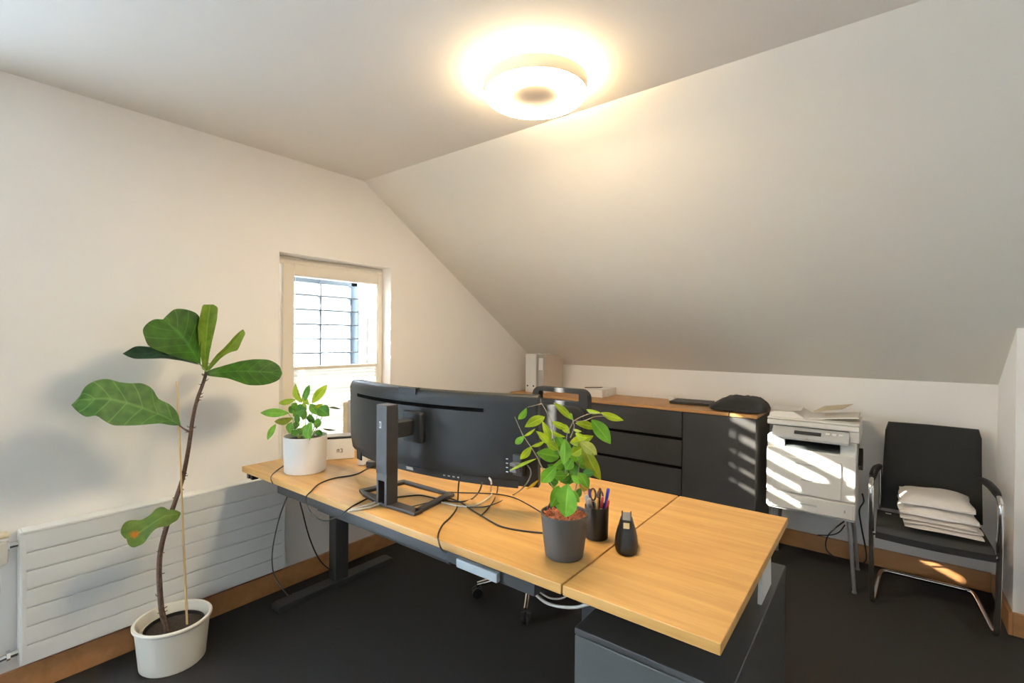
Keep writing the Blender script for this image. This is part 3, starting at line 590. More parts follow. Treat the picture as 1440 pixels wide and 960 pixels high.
# ------------------------------------------------------------------ desk
TH = .026
DR = math.radians(.533)
desk = thing('desk', 'long oak-topped height adjustable desk on dark steel T-legs carrying the wide monitor', 'desk', (.1604, -2.6442, 0), DR)
def L(o): return dict(parent=o, local=True)
build('tabletop', MB().box(0, 1.761, 0, .8764, .74-TH, .74, .0025), m_oak, **L(desk))
fr = MB().box(.26, 1.655, .038, .072, .657, .713, .003).box(.26, 1.655, .78, .814, .657, .713, .003)
fr.box(.26, .30, .07, .78, .665, .713).box(1.60, 1.655, .07, .78, .665, .713)
build('frame_rail', fr, m_greymetal, **L(desk))
for x in (.032, 1.60):
    c = MB().box(x-.033, x+.033, .455, .535, .028, .66, .004).box(x-.028, x+.028, .46, .53, .6, .713, .003)
    if x < .5: c.box(x-.02, .27, .47, .52, .665, .713, .003)
    build('leg', c, m_greymetal, **L(desk))
    f = MB().prism([(.145, 0), (.145, .024), (.16, .03), (.825, .03), (.84, .024), (.84, 0)], 'x', x-.038, x+.038, .003)
    build('foot', f, m_greymetal, **L(desk))
pl = build('control_plate', MB().box(1.377, 1.536, .022, .040, .662, .689, .003), m_plate, **L(desk))
pl['label'] = 'pale metal plate under the front edge'
bx = MB().box(1.38, 1.53, .042, .19, .664, .70, .004)
build('control_box', bx, m_blackmat, **L(desk))
tr_ = MB().prism([(.12, .60), (.125, .595), (.30, .595), (.305, .60), (.305, .66), (.30, .66), (.30, .602), (.125, .602), (.125, .66), (.12, .66)], 'x', .45, 1.25)
tr_.box(.47, .49, .12, .305, .655, .713).box(1.21, 1.23, .12, .305, .655, .713)
build('cable_tray', tr_, m_greymetal, **L(desk))
for x in (.05, .085):
    build('cable_clip', MB().box(x-.011, x+.011, .004, .035, .69, .714, .004), m_black, **L(desk))

# ------------------------------------------------------------------ pedestal cabinet with its oak top (continues the desk)
ped = thing('pedestal_cabinet', 'low grey steel cabinet with raised oak top closing the right end of the desk', 'cabinet', (.1604, -2.6442, 0), DR)
build('oak_top', MB().box(1.7655, 2.1394, 0, .8764, .74-TH, .74, .0025), m_oak, **L(ped))
P0x, P1x, P0y, P1y, PH = 1.728, 2.130, .128, .908, .56
bd = MB().box(P0x, P1x, P0y+.02, P1y, .03, PH-.018, .002)
build('body', bd, m_pedside, **L(ped))
build('cabinet_top', MB().box(P0x-.001, P1x+.001, P0y, P1y+.001, PH-.018, PH, .003), m_pedside, **L(ped))
dd = build('front_panel', MB().box(P0x, P1x, P0y, P0y+.018, .035, PH-.020, .003), m_pedmetal, **L(ped))
build('plinth', MB().box(P0x+.03, P1x-.03, P0y+.04, P1y-.03, 0, .03), m_black, **L(ped))
for x, y in ((2.108, .60), (1.80, .60)):
    b = build('bracket', MB().prism([(y-.03, PH), (y+.13, PH), (y+.11, .715), (y-.01, .715)], 'x', x-.006, x+.006, .002), m_white, **L(ped))
    b['label'] = 'white plate holding the oak top above the cabinet'

for x in (1.82, 2.03):
    build('spacer', MB().box(x-.02, x+.02, .30, .36, PH-.001, .715, .003), m_black, **L(ped))

# ------------------------------------------------------------------ sideboard
SB = thing('sideboard', 'anthracite sideboard with oak top, three drawers and a right-hand door along the low wall', 'sideboard', (.98, -.23, 0))
X0, X1, XA, XB = .05, 1.932, .52, 1.490
build('body', MB().box(X0, X1, -.432, -.018, .05, .878, .002), m_anth, SB)
build('oak_top', MB().box(X0-.004, X1+.006, -.456, -.017, .878, .899, .002), m_oak_dark, SB)
build('plinth', MB().box(X0+.03, X1-.03, -.40, -.05, 0, .05), m_black, SB)
build('door', MB().box(XB+.003, X1, -.45, -.433, .055, .874, .002), m_anth, SB)
build('door', MB().box(X0, XA-.003, -.45, -.433, .055, .874, .002), m_anth, SB)
for za, zb in ((.705, .874), (.513, .682), (.321, .490), (.055, .298)):
    d = build('drawer', MB().box(XA+.003, XB-.003, -.45, -.433, za, zb, .002), m_anth, SB)
    if za > .1: build('grip_groove', MB().box(XA+.006, XB-.006, -.440, -.4325, za-.020, za-.002), m_groove, d)

# ------------------------------------------------------------------ ceiling lamp
lx, ly = 1.533, -2.211
lamp = thing('ceiling_lamp', 'round white ring ceiling light glowing warm on the flat ceiling', 'ceiling lamp', (lx, ly, 2.23))
m_glow = M('lamp_diffuser', (1, .95, .85), .5, noise=.01, emit=(1, .78, .49), estr=LAMP_DOWN)
m_glow2 = M('lamp_up_ring', (1, .95, .85), .5, noise=.01, emit=(1, .76, .46), estr=LAMP_UP)
m_lampside = M('lamp_side_acrylic', (.86, .80, .70), .45, noise=.01, trans=.06)
m_lampdisc = M('lamp_centre_disc', (.86, .70, .52), .5, noise=.02)
zb = 2.232
build('drum', MB().lathe([(.150, 2.288), (.187, 2.288), (.189, 2.286), (.189, zb+.014), (.187, zb+.010), (.184, zb+.010), (.184, 2.284), (.150, 2.284)], 64, (lx, ly, 0), True), m_lampside, lamp)
build('diffuser_ring', MB().lathe([(.084, zb+.006), (.09, zb), (.175, zb), (.183, zb+.006), (.185, zb+.0095), (.16, zb+.0098), (.084, zb+.0098)], 64, (lx, ly, 0), True), m_glow, lamp)
build('centre_disc', MB().lathe([(0, zb+.003), (.080, zb+.003), (.0835, zb+.006), (.0835, zb+.016), (0, zb+.016)], 48, (lx, ly, 0)), m_lampdisc, lamp)
build('halo_ring', MB().lathe([(.120, 2.289), (.178, 2.289), (.178, 2.2925), (.120, 2.2925)], 64, (lx, ly, 0), True), m_glow2, lamp)
build('mount', MB().lathe([(0, 2.25), (.085, 2.25), (.12, 2.285), (.12, 2.300), (.09, HC), (0, HC)], 40, (lx, ly, 0)), m_white, lamp)

# ------------------------------------------------------------------ curved monitor
ma = math.radians(3.6)
mon = thing('monitor', 'wide curved black monitor seen from behind on a tall stand', 'monitor', (1.12, -2.47, .74), 0)
Rm, half, cx0, cyb = 1.32, .515, 1.121, -2.425
def marc(t, off, z, tilt=0.0):
    """t -1..1 along the panel, off = distance towards the user side (+y), z height"""
    a = t*half/Rm
    x, y = (Rm-off)*math.sin(a), Rm-(Rm-off)*math.cos(a)
    c, s = math.cos(ma), math.sin(ma)
    return (cx0+c*x-s*y, cyb+s*x+c*y+tilt*(z-1.0), z)
ZT, ZBt = 1.157, .838
TL = -.02
def shell(offs, zs, taper=.0, nt=28):
    b = MB(); rows = []
    for i in range(nt+1):
        t = -1+2*i/nt
        prof = []
        for off, z in zip(offs, zs):
            prof.append(marc(t, off, z, TL))
        rows.append(prof)
    b.grid(rows, 0, closed_u=True)
    for r in (rows[0], rows[-1]):
        bb = bmesh.new(); bb.faces.new([bb.verts.new(p) for p in r]); b._add(bb)
    bmesh.ops.remove_doubles(b.bm, verts=b.bm.verts[:], dist=1e-5); bmesh.ops.recalc_face_normals(b.bm, faces=b.bm.faces[:])
    return b
offs = [.052, .012, .004, -.004, -.004, .004, .012, .052]
zs = [ZT, ZT, ZT-.006, ZT-.028, ZBt+.07, ZBt+.012, ZBt, ZBt]
build('back_shell', shell(offs, zs), m_mon, mon)
scr = build('screen', shell([.053, .0515, .0515, .053], [ZT-.006, ZT-.006, ZBt+.012, ZBt+.012]), m_black, mon)
# vent slot in the back near the top
rows = [[marc(-.80+1.42*i/20, -.0055, 1.092, TL), marc(-.80+1.42*i/20, -.0055, 1.106, TL)] for i in range(21)]
build('vent_slot', MB().grid(rows, .002), m_groove, mon)
rows = [[marc(t, -.0065, ZT-.020, TL), marc(t, -.0065, ZT+.0035, TL), marc(t, .02, ZT+.0035, TL)] for t in (-.14, -.10, -.05, 0, .04)]
build('webcam_housing', MB().grid(rows, .004), m_mon, mon)
# lower connector strip
rows = [[marc(-.86+1.72*i/24, .004, ZBt-.006, TL), marc(-.86+1.72*i/24, .001, ZBt+.020, TL)] for i in range(25)]
build('connector_strip', MB().grid(rows, .004), m_blackmat, mon)
rows = [[marc(-.86+.10*i/3, .000, ZBt-.028, TL), marc(-.86+.10*i/3, .0, ZBt+.01, TL), marc(-.86+.10*i/3, .05, ZBt+.01, TL)] for i in range(4)]
build('control_pod', MB().grid(rows, .006), m_blackmat, mon)
lb = build('rating_label', MB().grid([[marc(t, -.0008, ZBt+.004, TL), marc(t, -.0042, ZBt+.016, TL)] for t in (-.07, -.045, -.02, .0)], .001), m_card, mon)
lb['label'] = 'small pale rating sticker'
pb = MB()
for t in (.875, ): pb.box(0, 0, 0, 0, 0, 0) if False else None
u0 = Vector(marc(.86, -.008, .93, TL))
pb.box(u0.x-.012, u0.x+.030, u0.y-.010, u0.y+.012, .882, .955, .004)
build('port_block', pb, m_blackmat, mon)
for dz in (.905, .925): build('usb_plug', MB().box(u0.x-.006, u0.x+.022, u0.y-.034, u0.y-.008, dz-.006, dz+.006, .002), m_cableg, mon)
for dz in (.89, .905, .92, .935):
    q = Vector(marc(.79, -.0065, dz, TL)); build('port_mark', MB().box(q.x-.004, q.x+.004, q.y-.001, q.y+.001, dz-.0015, dz+.0015), m_logo, mon)
for t in (.30, .34, .38, .42):
    q = Vector(marc(t, -.002, ZBt+.010, TL)); build('port_mark', MB().box(q.x-.005, q.x+.005, q.y-.002, q.y, ZBt+.008, ZBt+.012), m_card, mon)
build('mount_plate', MB().box(1.075, 1.19, -2.445, -2.418, .955, 1.075, .012), m_blackmat, mon)
build('mount_arm', MB().box(1.098, 1.148, -2.525, -2.435, .985, 1.045, .006), m_blackmat, mon)
col = MB().prism([(1.090, -2.572), (1.152, -2.572), (1.152, -2.520), (1.090, -2.520)], 'z', .86, 1.110, .003)
col.box(1.092, 1.104, -2.571, -2.521, .752, .862, .002).box(1.138, 1.152, -2.571, -2.521, .752, .862, .002).box(1.10, 1.142, -2.54, -2.521, .752, .862, .002).box(1.10, 1.142, -2.571, -2.52, .835, .862, .002)
cl = build('stand_column', col, m_stand, mon)
lg = MB().box(1.110, 1.121, -2.5735, -2.5720, 1.026, 1.050, .0005)
build('emblem', lg, m_logo, cl)
build('emblem_mark', MB().box(1.1125, 1.1145, -2.5742, -2.5734, 1.030, 1.046).box(1.1165, 1.1185, -2.5742, -2.5734, 1.030, 1.046).box(1.1125, 1.1185, -2.5742, -2.5734, 1.037, 1.039), m_ink, cl)
# open frame foot
ft = MB()
zf0, zf1 = .7402, .753
ft.prism([(.912, -2.52), (.975, -2.545), (1.10, -2.565), (1.285, -2.555), (1.283, -2.515), (1.0, -2.515)], 'z', zf0, zf1, .003)
ft.prism([(.912, -2.52), (.945, -2.52), (.975, -2.335), (.945, -2.322)], 'z', zf0, zf1, .003)
ft.prism([(.945, -2.322), (.965, -2.345), (1.215, -2.335), (1.243, -2.318)], 'z', zf0, zf1, .003)
ft.prism([(1.243, -2.318), (1.212, -2.338), (1.253, -2.53), (1.285, -2.555)], 'z', zf0, zf1, .003)
build('stand_foot', ft, m_stand, mon)

# ------------------------------------------------------------------ office chair behind the monitor
oc = thing('office_chair', 'black office swivel chair with slotted backrest behind the monitor', 'chair', (1.07, -1.50, 0))
bk = MB(); 
bx0, bx1, by = .938, 1.300, -1.36
def rrect(x0, x1, z0, z1, r, n=6):
    pts = []
    for cx_, cz_, a0 in ((x1-r, z1-r, 0), (x0+r, z1-r, 90), (x0+r, z0+r, 180), (x1-r, z0+r, 270)):
        for i in range(n+1):
            a = math.radians(a0+90*i/n); pts.append((cx_+r*math.cos(a), cz_+r*math.sin(a)))
    return pts
def ring_prism(mb, outer, inner, a, b_):
    bb = bmesh.new(); m = len(outer)
    R_ = [[bb.verts.new((u, y, v)) for u, v in loop] for loop, y in ((outer, a), (inner, a), (inner, b_), (outer, b_))]
    for A, B in zip(R_, R_[1:]+R_[:1]):
        for i in range(m): bb.faces.new((A[i], A[(i+1) % m], B[(i+1) % m], B[i]))
    bmesh.ops.recalc_face_normals(bb, faces=bb.faces[:]); mb._add(bb)
ring_prism(bk, rrect(bx0, bx1, .52, 1.080, .05), rrect(bx0+.045, bx1-.055, 1.010, 1.055, .008), by-.022, by+.022)
build('backrest', bk, m_blackmat, oc)
build('back_pad', MB().prism(rrect(bx0+.02, bx1-.02, .54, .985, .04), 'y', by-.045, by-.018, .008), m_fabric, oc)
build('seat', MB().box(.90, 1.30, -1.78, -1.38, .42, .485, .03, 3), m_fabric, oc)
build('back_post', MB().tube([(1.11, -1.52, .40), (1.11, -1.34, .40), (1.11, -1.325, .46), (1.11, -1.335, .75)], .022, 10, 3), m_blackmat, oc)
build('gas_column', MB().tube([(1.07, -1.56, .08), (1.07, -1.56, .25)], .028, 14).tube([(1.07, -1.56, .24), (1.07, -1.56, .43)], .016, 12), m_chrome, oc)
for s, x in ((-1, .875), (1, 1.325)):
    build('armrest', MB().tube([(x-s*.02, -1.55, .44), (x+s*.03, -1.55, .46), (x+s*.03, -1.55, .60)], .014, 8, 3).box(x+s*.03-.03, x+s*.03+.03, -1.67, -1.45, .60, .625, .012), m_blackmat, oc)

for k in range(5):
    a = math.radians(228+72*k)
    ex, ey = 1.07+.29*math.cos(a), -1.56+.29*math.sin(a)
    l = build('star_leg', MB().tube([(1.07, -1.56, .105), (1.07+.15*math.cos(a), -1.56+.15*math.sin(a), .092), (ex, ey, .066)], [.022, .017, .012], 10), m_chrome, oc)
    w = MB()
    tx, ty = -math.sin(a), math.cos(a)
    for sg in (-1, 1):
        q = Vector((ex+tx*.014*sg, ey+ty*.014*sg, .026))
        w.tube([q-Vector((tx, ty, 0))*.008, q+Vector((tx, ty, 0))*.008], .026, 18)
    w.tube([(ex, ey, .03), (ex, ey, .062)], .007, 8)
    build('caster', w, m_black, l)

# ------------------------------------------------------------------ visitor chair
vc = thing('visitor_chair', 'black cantilever visitor chair with chrome tube frame carrying white parcels', 'chair', (2.735, -.34, 0))
CX0, CX1 = 2.500, 2.966
fy, ry = -.555, -.085
tubeL = [(CX0+.022, -.22, .640), (CX0+.010, -.32, .648), (CX0, -.47, .642), (CX0-.004, fy+.02, .615), (CX0-.004, fy, .57), (CX0, fy-.005, .30), (CX0+.004, fy-.012, .07), (CX0+.006, fy-.005, .028), (CX0+.010, fy+.04, .0125), (CX0+.02, -.35, .0125), (CX0+.035, ry-.05, .0125), (CX0+.055, ry-.012, .0125), (CX0+.085, ry, .0125)]
mid = [(2.735, ry, .0125)]
tubeR = [(CX0+CX1-x, y, z) for x, y, z in reversed(tubeL)]
build('tube_frame', MB().tube(tubeL+mid+tubeR, .0115, 12, 5), m_chrome, vc)
for s, x in ((1, CX0), (-1, CX1)):
    build('armrest', MB().tube([(x+s*.026, -.165, .634), (x+s*.022, -.22, .643), (x+s*.010, -.32, .651), (x+s*.002, -.45, .648), (x+s*.0, -.50, .640)], [.013, .0165, .0175, .0175, .014], 12, 4), m_blackmat, vc)
    build('seat_support', MB().tube([(x, fy+.012, .365), (x+s*.03, fy+.02, .375), (x+s*.03, -.12, .355), (x+s*.03, -.075, .40), (x+s*.03, -.05, .60)], .010, 10, 4), m_chrome, vc)
st = MB(); rows = []
for i in range(9):
    y = -.588+(.47)*i/8
    zc = .400-.028*i/8 - (.012 if i == 0 else 0)
    rows.append([(2.517+ (2.953-2.517)*j/8, y, zc-.006*math.sin(PI*j/8)) for j in range(9)])
build('seat', st.grid(rows, .034), m_fabric, vc)
bk = MB(); rows = []
for i in range(11):
    t = i/10
    z = .39+.495*t
    y = -.125+.048*t+.012*math.sin(PI*t)
    w0 = 2.530+.020*t; w1 = 2.960-.004*t
    r = .012 if i == 10 else 0
    rows.append([(w0+r+(w1-w0-2*r)*j/8, y+.018*math.sin(PI*j/8), z) for j in range(9)])
build('backrest', bk.grid(rows, .022), m_fabric, vc)

# parcels on the chair
m_bag = M('poly_mailer', (.80, .755, .715), .38, noise=.03, nscale=25, bump=.35, bscale=22)
def envelope(name, x0, x1, y0, y1, z, h, rz, seed, mat, label, puff=1.0, lift=0.0):
    rnd = random.Random(seed)
    n = 12; rows_t, rows_b = [], []
    ph = [rnd.uniform(0, 6.3) for _ in range(6)]
    mb = MB(); bb = bmesh.new()
    mtx = rotm(((x0+x1)/2, (y0+y1)/2, z), rz)
    def top(u, v):
        e = (1-abs(2*u-1)**6)*(1-abs(2*v-1)**6)
        wv = 1+.12*math.sin(5*u+ph[0])*math.sin(4*v+ph[1])+.07*math.sin(11*u+ph[2]+3*v)
        return h*.22+h*.78*e*wv
    V = {}
    for s in (0, 1):
        for i in range(n+1):
            for j in range(n+1):
                u, v = i/n, j/n
                x = (u-.5)*(x1-x0)+.004*math.sin(9*v+ph[3]); y = (v-.5)*(y1-y0)+.004*math.sin(8*u+ph[4])
                zz = top(u, v) if s else 0.0
                zz += lift*max(0, u-.45)*(1-v)*.6*math.sin(PI*min(1, u)) if s else 0
                V[s, i, j] = bb.verts.new(mtx @ Vector((x, y, zz)))
    for i in range(n):
        for j in range(n):
            bb.faces.new((V[1, i, j], V[1, i+1, j], V[1, i+1, j+1], V[1, i, j+1]))
            bb.faces.new((V[0, i, j], V[0, i, j+1], V[0, i+1, j+1], V[0, i+1, j]))
    for i in range(n):
        for a, b_ in (((i, 0), (i+1, 0)), ((i+1, n), (i, n)), ((0, i+1), (0, i)), ((n, i), (n, i+1))):
            bb.faces.new((V[0, *a], V[0, *b_], V[1, *b_], V[1, *a]))
    bmesh.ops.recalc_face_normals(bb, faces=bb.faces[:])
    mb._add(bb)
    return solo(name, mb, mat, label, 'mailing bag', 'white mailing bags stacked on the visitor chair', 50)
zz = .4215
envelope('mailing_bag', 2.632, 2.922, -.515, -.17, zz, .018, -.02, 1, m_bag, 'flat white mailing bag at the bottom of the stack on the chair seat'); zz += .0195
envelope('mailing_bag', 2.625, 2.915, -.505, -.17, zz, .014, .03, 2, m_bag, 'flat white mailing bag, second from the bottom of the stack'); zz += .0155
envelope('mailing_bag', 2.622, 2.905, -.50, -.18, zz, .022, -.03, 3, m_bag, 'white mailing bag, third from the bottom of the chair stack'); zz += .0235
envelope('mailing_bag', 2.608, 2.905, -.495, -.18, zz, .048, .0, 4, m_bag, 'plump white mailing bag, second from the top of the stack'); zz += .0500
top_ = envelope('mailing_bag', 2.612, 2.895, -.485, -.17, zz, .040, .01, 5, m_bag, 'topmost white mailing bag of the stack on the chair', lift=.0)
zz += .04
cd = solo('card', MB().box(2.555, 2.580, -.335, -.322, .4165, .4185), m_white, 'small white card lying on the seat beside the mailing bags', 'card')

# ------------------------------------------------------------------ printer on its stand
pr = thing('printer', 'off-white multifunction office printer standing between sideboard and visitor chair', 'printer', (2.215, -.31, .385))
px0, px1, pf_, pbk = 2.000, 2.430, -.50, -.135
build('cassette_base', MB().box(px0, px1, pf_+.004, pbk, .388, .478, .008), m_printer, pr)
build('main_body', MB().box(px0, px1, pf_+.004, pbk, .479, .735, .008).box(px0, px0+.09, pf_+.03, pbk, .73, .80, .006).box(px1-.075, px1, pf_+.03, pbk, .73, .80, .006).box(px0, px1, -.30, pbk, .73, .80, .004), m_printer, pr)
ff = build('front_flap', MB().box(px0+.035, px1-.065, pf_-.004, pf_+.01, .487, .690, .004), m_printer, pr)
build('flap_grip', MB().box(2.148, 2.258, pf_-.0065, pf_-.003, .654, .663, .001), m_printgrey, ff)
build('flap_latch', MB().box(2.178, 2.231, pf_-.0065, pf_-.003, .566, .574, .001), m_card, ff)
cs = build('paper_cassette', MB().box(px0+.01, px1-.01, pf_-.003, pf_+.012, .392, .474, .004), m_printer, pr)
build('cassette_grip', MB().box(2.150, 2.254, pf_-.0055, pf_-.002, .430, .440, .001), m_printgrey, cs)
build('paper_gauge', MB().box(2.378, 2.384, pf_-.0055, pf_-.002, .425, .440, .001), m_card, cs)
build('output_recess', MB().box(px0+.09, px1-.075, -.302, -.296, .735, .80).box(px0+.088, px0+.092, pf_+.04, -.30, .735, .80), m_slot, pr)
build('output_tray', MB().prism([(pf_+.012, .736), (pf_+.012, .744), (-.31, .760), (-.31, .736)], 'x', px0+.095, px1-.08, .001), M('tray_dark_grey', (.10, .11, .11), .4, noise=.04), pr)
cp = build('control_panel', MB().prism([(pf_-.022, .792), (pf_-.026, .806), (pf_+.035, .856), (-.28, .862), (-.28, .800), (pf_+.02, .797)], 'x', px0+.028, px1-.032, .003), m_printgrey, pr)
build('display', MB().box(2.14, 2.27, -.026, .0, 0, .002, .001, 1, rotm((0, pf_+.012, .840), 0, math.radians(39))), m_slot, cp)
build('panel_notch', MB().prism([(2.185, .795), (2.205, .810), (2.225, .795)], 'y', pf_-.0275, pf_-.020), m_card, cp)
for s in (2.30, 2.33, 2.36):
    build('key', MB().box(s-.01, s+.01, -.010, .006, 0, .003, .001, 1, rotm((0, pf_+.010, .839), 0, math.radians(39))), m_white, cp)
build('scanner_bed', MB().box(px0-.002, px1+.012, pf_+.02, pbk+.01, .862, .892, .006).box(px1-.035, px1+.012, pf_+.03, pbk+.01, .80, .87, .006), m_printer, pr)
adf = build('document_feeder', MB().prism([(px0, .893), (px0+.005, .925), (px0+.03, .938), (px0+.13, .940), (px0+.175, .915), (px0+.20, .893)], 'y', pf_+.05, pbk, .006), m_printer, pr)
build('feeder_tray', MB().prism([(px0+.19, .905), (px0+.20, .898), (px1+.005, .928), (px1+.0, .936)], 'y', pf_+.09, pbk-.02, .002), m_printer, pr)
build('scanner_lid', MB().box(px0-.002, px1+.012, pf_+.022, pbk+.01, .8935, .905, .004), m_printer, pr)
sf = MB().prism([(-.345, .66), (-.27, .745), (-.255, .72), (-.255, .66), (-.30, .625)], 'x', px1+.002, px1+.022, .003)
build('side_flap', sf, m_black, pr)
psd = thing('printer_stand', 'low light metal stand with splayed legs under the printer', 'stand', (2.215, -.31, 0))
build('top_plate', MB().box(px0+.005, px1-.005, pf_+.02, pbk-.01, .376, .387, .003), m_printer, psd)
for x, y in ((px0+.03, pf_+.04), (px1-.03, pf_+.04), (px0+.03, pbk-.03), (px1-.03, pbk-.03)):
    sx = 1 if x > 2.2 else -1; sy = 1 if y > -.3 else -1
    build('leg', MB().tube([(x, y, .378), (x+sx*.028, y+sy*.02, .004)], [.011, .009], 10).tube([(x+sx*.028, y+sy*.02, .0), (x+sx*.028, y+sy*.02, .008)], .012, 10), m_silver, psd)
# papers on the printer
def sheet(name, c, sx, sy, rz, curl, mat, label, cat='paper', th=.0012, group=None, tx=0.0, ty=0.0):
    rows = []
    mtx = rotm(c, rz)
    for i in range(11):
        u = i/10-.5
        rows.append([mtx @ Vector((u*sx, (j/6-.5)*sy, curl*((u*2)**2)+tx*(u+.5)+ty*(j/6))) for j in range(7)])
    return solo(name, MB().grid(rows, th), mat, label, cat, group, 60)
sheet('paper_sheet', (2.083, -.318, .943), .15, .22, .06, .006, m_paper, 'white sheet of paper lying on the printer left of the tan sheet')
sheet('folded_sheet', (2.305, -.245, .9345), .15, .16, -.3, .0, m_tan, 'tan paper sheet propped on the printer document tray', tx=.030, ty=.02)

# ------------------------------------------------------------------ things on the sideboard
ST = .8995
def binder(x, label, spine, side, yy=-.365, w=.082, h=.322, d=.29, ring=True):
    b = thing('ring_binder', label, 'binder', (x+w/2, yy+d/2, ST), 0, 'binders on the sideboard')
    y0, y1 = yy, yy+d
    build('spine', MB().box(x, x+w, y0, y0+.003, ST, ST+h, .001), spine, b)
    build('cover', MB().box(x, x+.003, y0+.001, y1, ST, ST+h, .001), side, b)
    build('cover', MB().box(x+w-.003, x+w, y0+.001, y1, ST, ST+h, .001), side, b)
    build('pages', MB().box(x+.010, x+w-.016, y0+.02, y1-.015, ST+.012, ST+h-.02), m_paper, b)
    if ring:
        for dx in (.022, w-.022):
            hl = MB()
            hl.lathe([(.0035, 0), (.0075, 0), (.0075, .0012), (.0035, .0012)], 16, closed=True, mat=Matrix.Translation(Vector((x+dx, y0-.0002, ST+.055))) @ Matrix.Rotation(PI/2, 4, 'X'))
            hl.lathe([(0, 0), (.004, 0), (.004, .0008), (0, .0008)], 12, mat=Matrix.Translation(Vector((x+dx, y0-.0002, ST+.055))) @ Matrix.Rotation(PI/2, 4, 'X'))
            build('finger_ring', hl, m_ink, b)
    return b
binder(.140, 'white ring binder nearest the window wall, two dark holes low on its spine', m_white, m_white, w=.105)
b2 = binder(.262, 'pale grey ring binder with a label on its spine, beside the white one', m_card, M('binder_beige', (.60, .52, .44), .6, noise=.03, nscale=20), w=.062, yy=-.36, ring=False, h=.318)
build('spine_label', MB().box(.272, .314, -.3615, -.3600, ST+.19, ST+.29, .0004), m_white, b2)
rm = thing('paper_ream', 'white ream of paper lying on the sideboard beside the office chair', 'paper ream', (.765, -.19, ST))
build('ream', MB().box(.70, .832, -.31, -.07, ST, ST+.064, .004), m_paper, rm)
build('wrapper_band', MB().box(.6985, .8335, -.24, -.14, ST-.0002, ST+.0655, .003), m_white, rm)
solo('pen', MB().tube([(.665, -.285, ST+.0675), (.79, -.245, ST+.074)], [.0035, .0035], 8).tube([(.79, -.245, ST+.074), (.80, -.242, ST+.0745)], [.003, .001], 8), m_black, 'dark pen lying across the ream of paper on the sideboard', 'pen')
lp = thing('laptop', 'closed thin black laptop lying flat on the sideboard beside the bag', 'laptop', (1.47, -.17, ST))
lm = rotm((1.463, -.172, ST), math.radians(5))
build('base', MB().box(-.133, .133, -.095, .115, .002, .011, .004, 2, lm), m_black, lp)
build('lid', MB().box(-.133, .133, -.095, .115, .0118, .018, .003, 2, lm), m_mon, lp)
build('rubber_foot', MB().box(-.12, -.10, -.08, -.06, 0, .003, .001, 1, lm).box(.10, .12, -.08, -.06, 0, .003, .001, 1, lm).box(-.12, -.10, .08, .10, 0, .003, .001, 1, lm).box(.10, .12, .08, .10, 0, .003, .001, 1, lm), m_black, lp)
ad = thing('power_adapter', 'small white power adapter behind the laptop on the sideboard', 'adapter', (1.29, -.10, ST))
build('body', MB().box(1.272, 1.318, -.115, -.075, ST, ST+.028, .006), m_white, ad)
build('plug', MB().box(1.318, 1.332, -.105, -.088, ST+.006, ST+.018, .003), m_white, ad)
bg = thing('laptop_bag', 'black padded bag lying on the right end of the sideboard', 'bag', (1.79, -.24, ST))
bb_ = MB(); rows = []
bm_m = rotm((1.800, -.262, ST+.0045), math.radians(3))
def bagp(u, v, top):
    # rounded-rectangle plan, soft puffy profile
    a = 2*PI*u; c, s = math.cos(a), math.sin(a)
    p = 4.5
    rr = (abs(c)**p+abs(s)**p)**(-1/p)
    x, y = .168*rr*c*v, .168*rr*s*v
    hgt = .070*(1-v**5)**.7*(1+.10*math.sin(9*x*10+2)*math.sin(50*y))*(1 if x > -.06 else 1-.5*min(1, (-.06-x)/.1)**1.0)
    return bm_m @ Vector((x, y, .012+hgt if top else .004*(v)))
for v in (.02, .2, .4, .6, .75, .87, .95, .99, 1.0): rows.append([bagp(i/40, v, True) for i in range(40)])
for v in (1.0, .95, .7, .3, .02): rows.append([bagp(i/40, v, False) for i in range(40)])
bb_.grid(rows, 0, closed_u=True)
build('body', bb_, m_fabric, bg, smooth=60)
zp = [bm_m @ Vector(( .168*((abs(math.cos(a))**4.5+abs(math.sin(a))**4.5)**(-1/4.5))*math.cos(a)*.995, .168*((abs(math.cos(a))**4.5+abs(math.sin(a))**4.5)**(-1/4.5))*math.sin(a)*.995, .012)) for a in [2*PI*i/48 for i in range(48)]]
build('zip', MB().tube(zp, .004, 6, 0, True), m_black, bg)
q = bm_m @ Vector((-.03, -.17, .008))
build('zip_pull', MB().box(q.x-.002, q.x+.002, -.4605, -.4575, q.z-.036, ST+.003, .001).box(q.x-.002, q.x+.002, -.4605, q.y+.003, ST+.0012, ST+.0032), m_black, bg)

# ------------------------------------------------------------------ things on the desk
DT = .7402
# white box with a dark lid edge
wb = thing('desk_box', 'small white box with black top edge and dark emblem behind the white plant pot', 'box', (.40, -2.28, DT), math.radians(57.5))
build('body', MB().box(-.068, .070, 0, .085, 0, .104, .006), m_white, wb, local=True)
build('lid_edge', MB().box(-.068, .070, -.0005, .0855, .1045, .1125, .002), m_black, wb, local=True)
build('lid_top', MB().box(-.064, .066, .004, .081, .1127, .1165, .002), m_card, wb, local=True)
em = MB().tube([(-.0135, -.0012, .036), (-.0135, -.0012, .050), (-.011, -.0012, .053), (-.008, -.0012, .050), (-.008, -.0012, .037), (-.008, -.0012, .050), (-.0055, -.0012, .053), (-.003, -.0012, .050), (-.003, -.0012, .036)], .0013, 6)
em.tube([(.003, -.0012, .052), (.0075, -.0012, .0545), (.0115, -.0012, .051), (.0105, -.0012, .047), (.0075, -.0012, .0455), (.0115, -.0012, .043), (.012, -.0012, .039), (.008, -.0012, .0355), (.003, -.0012, .038)], .0016, 6)
build('emblem', em, m_ink, wb, local=True)
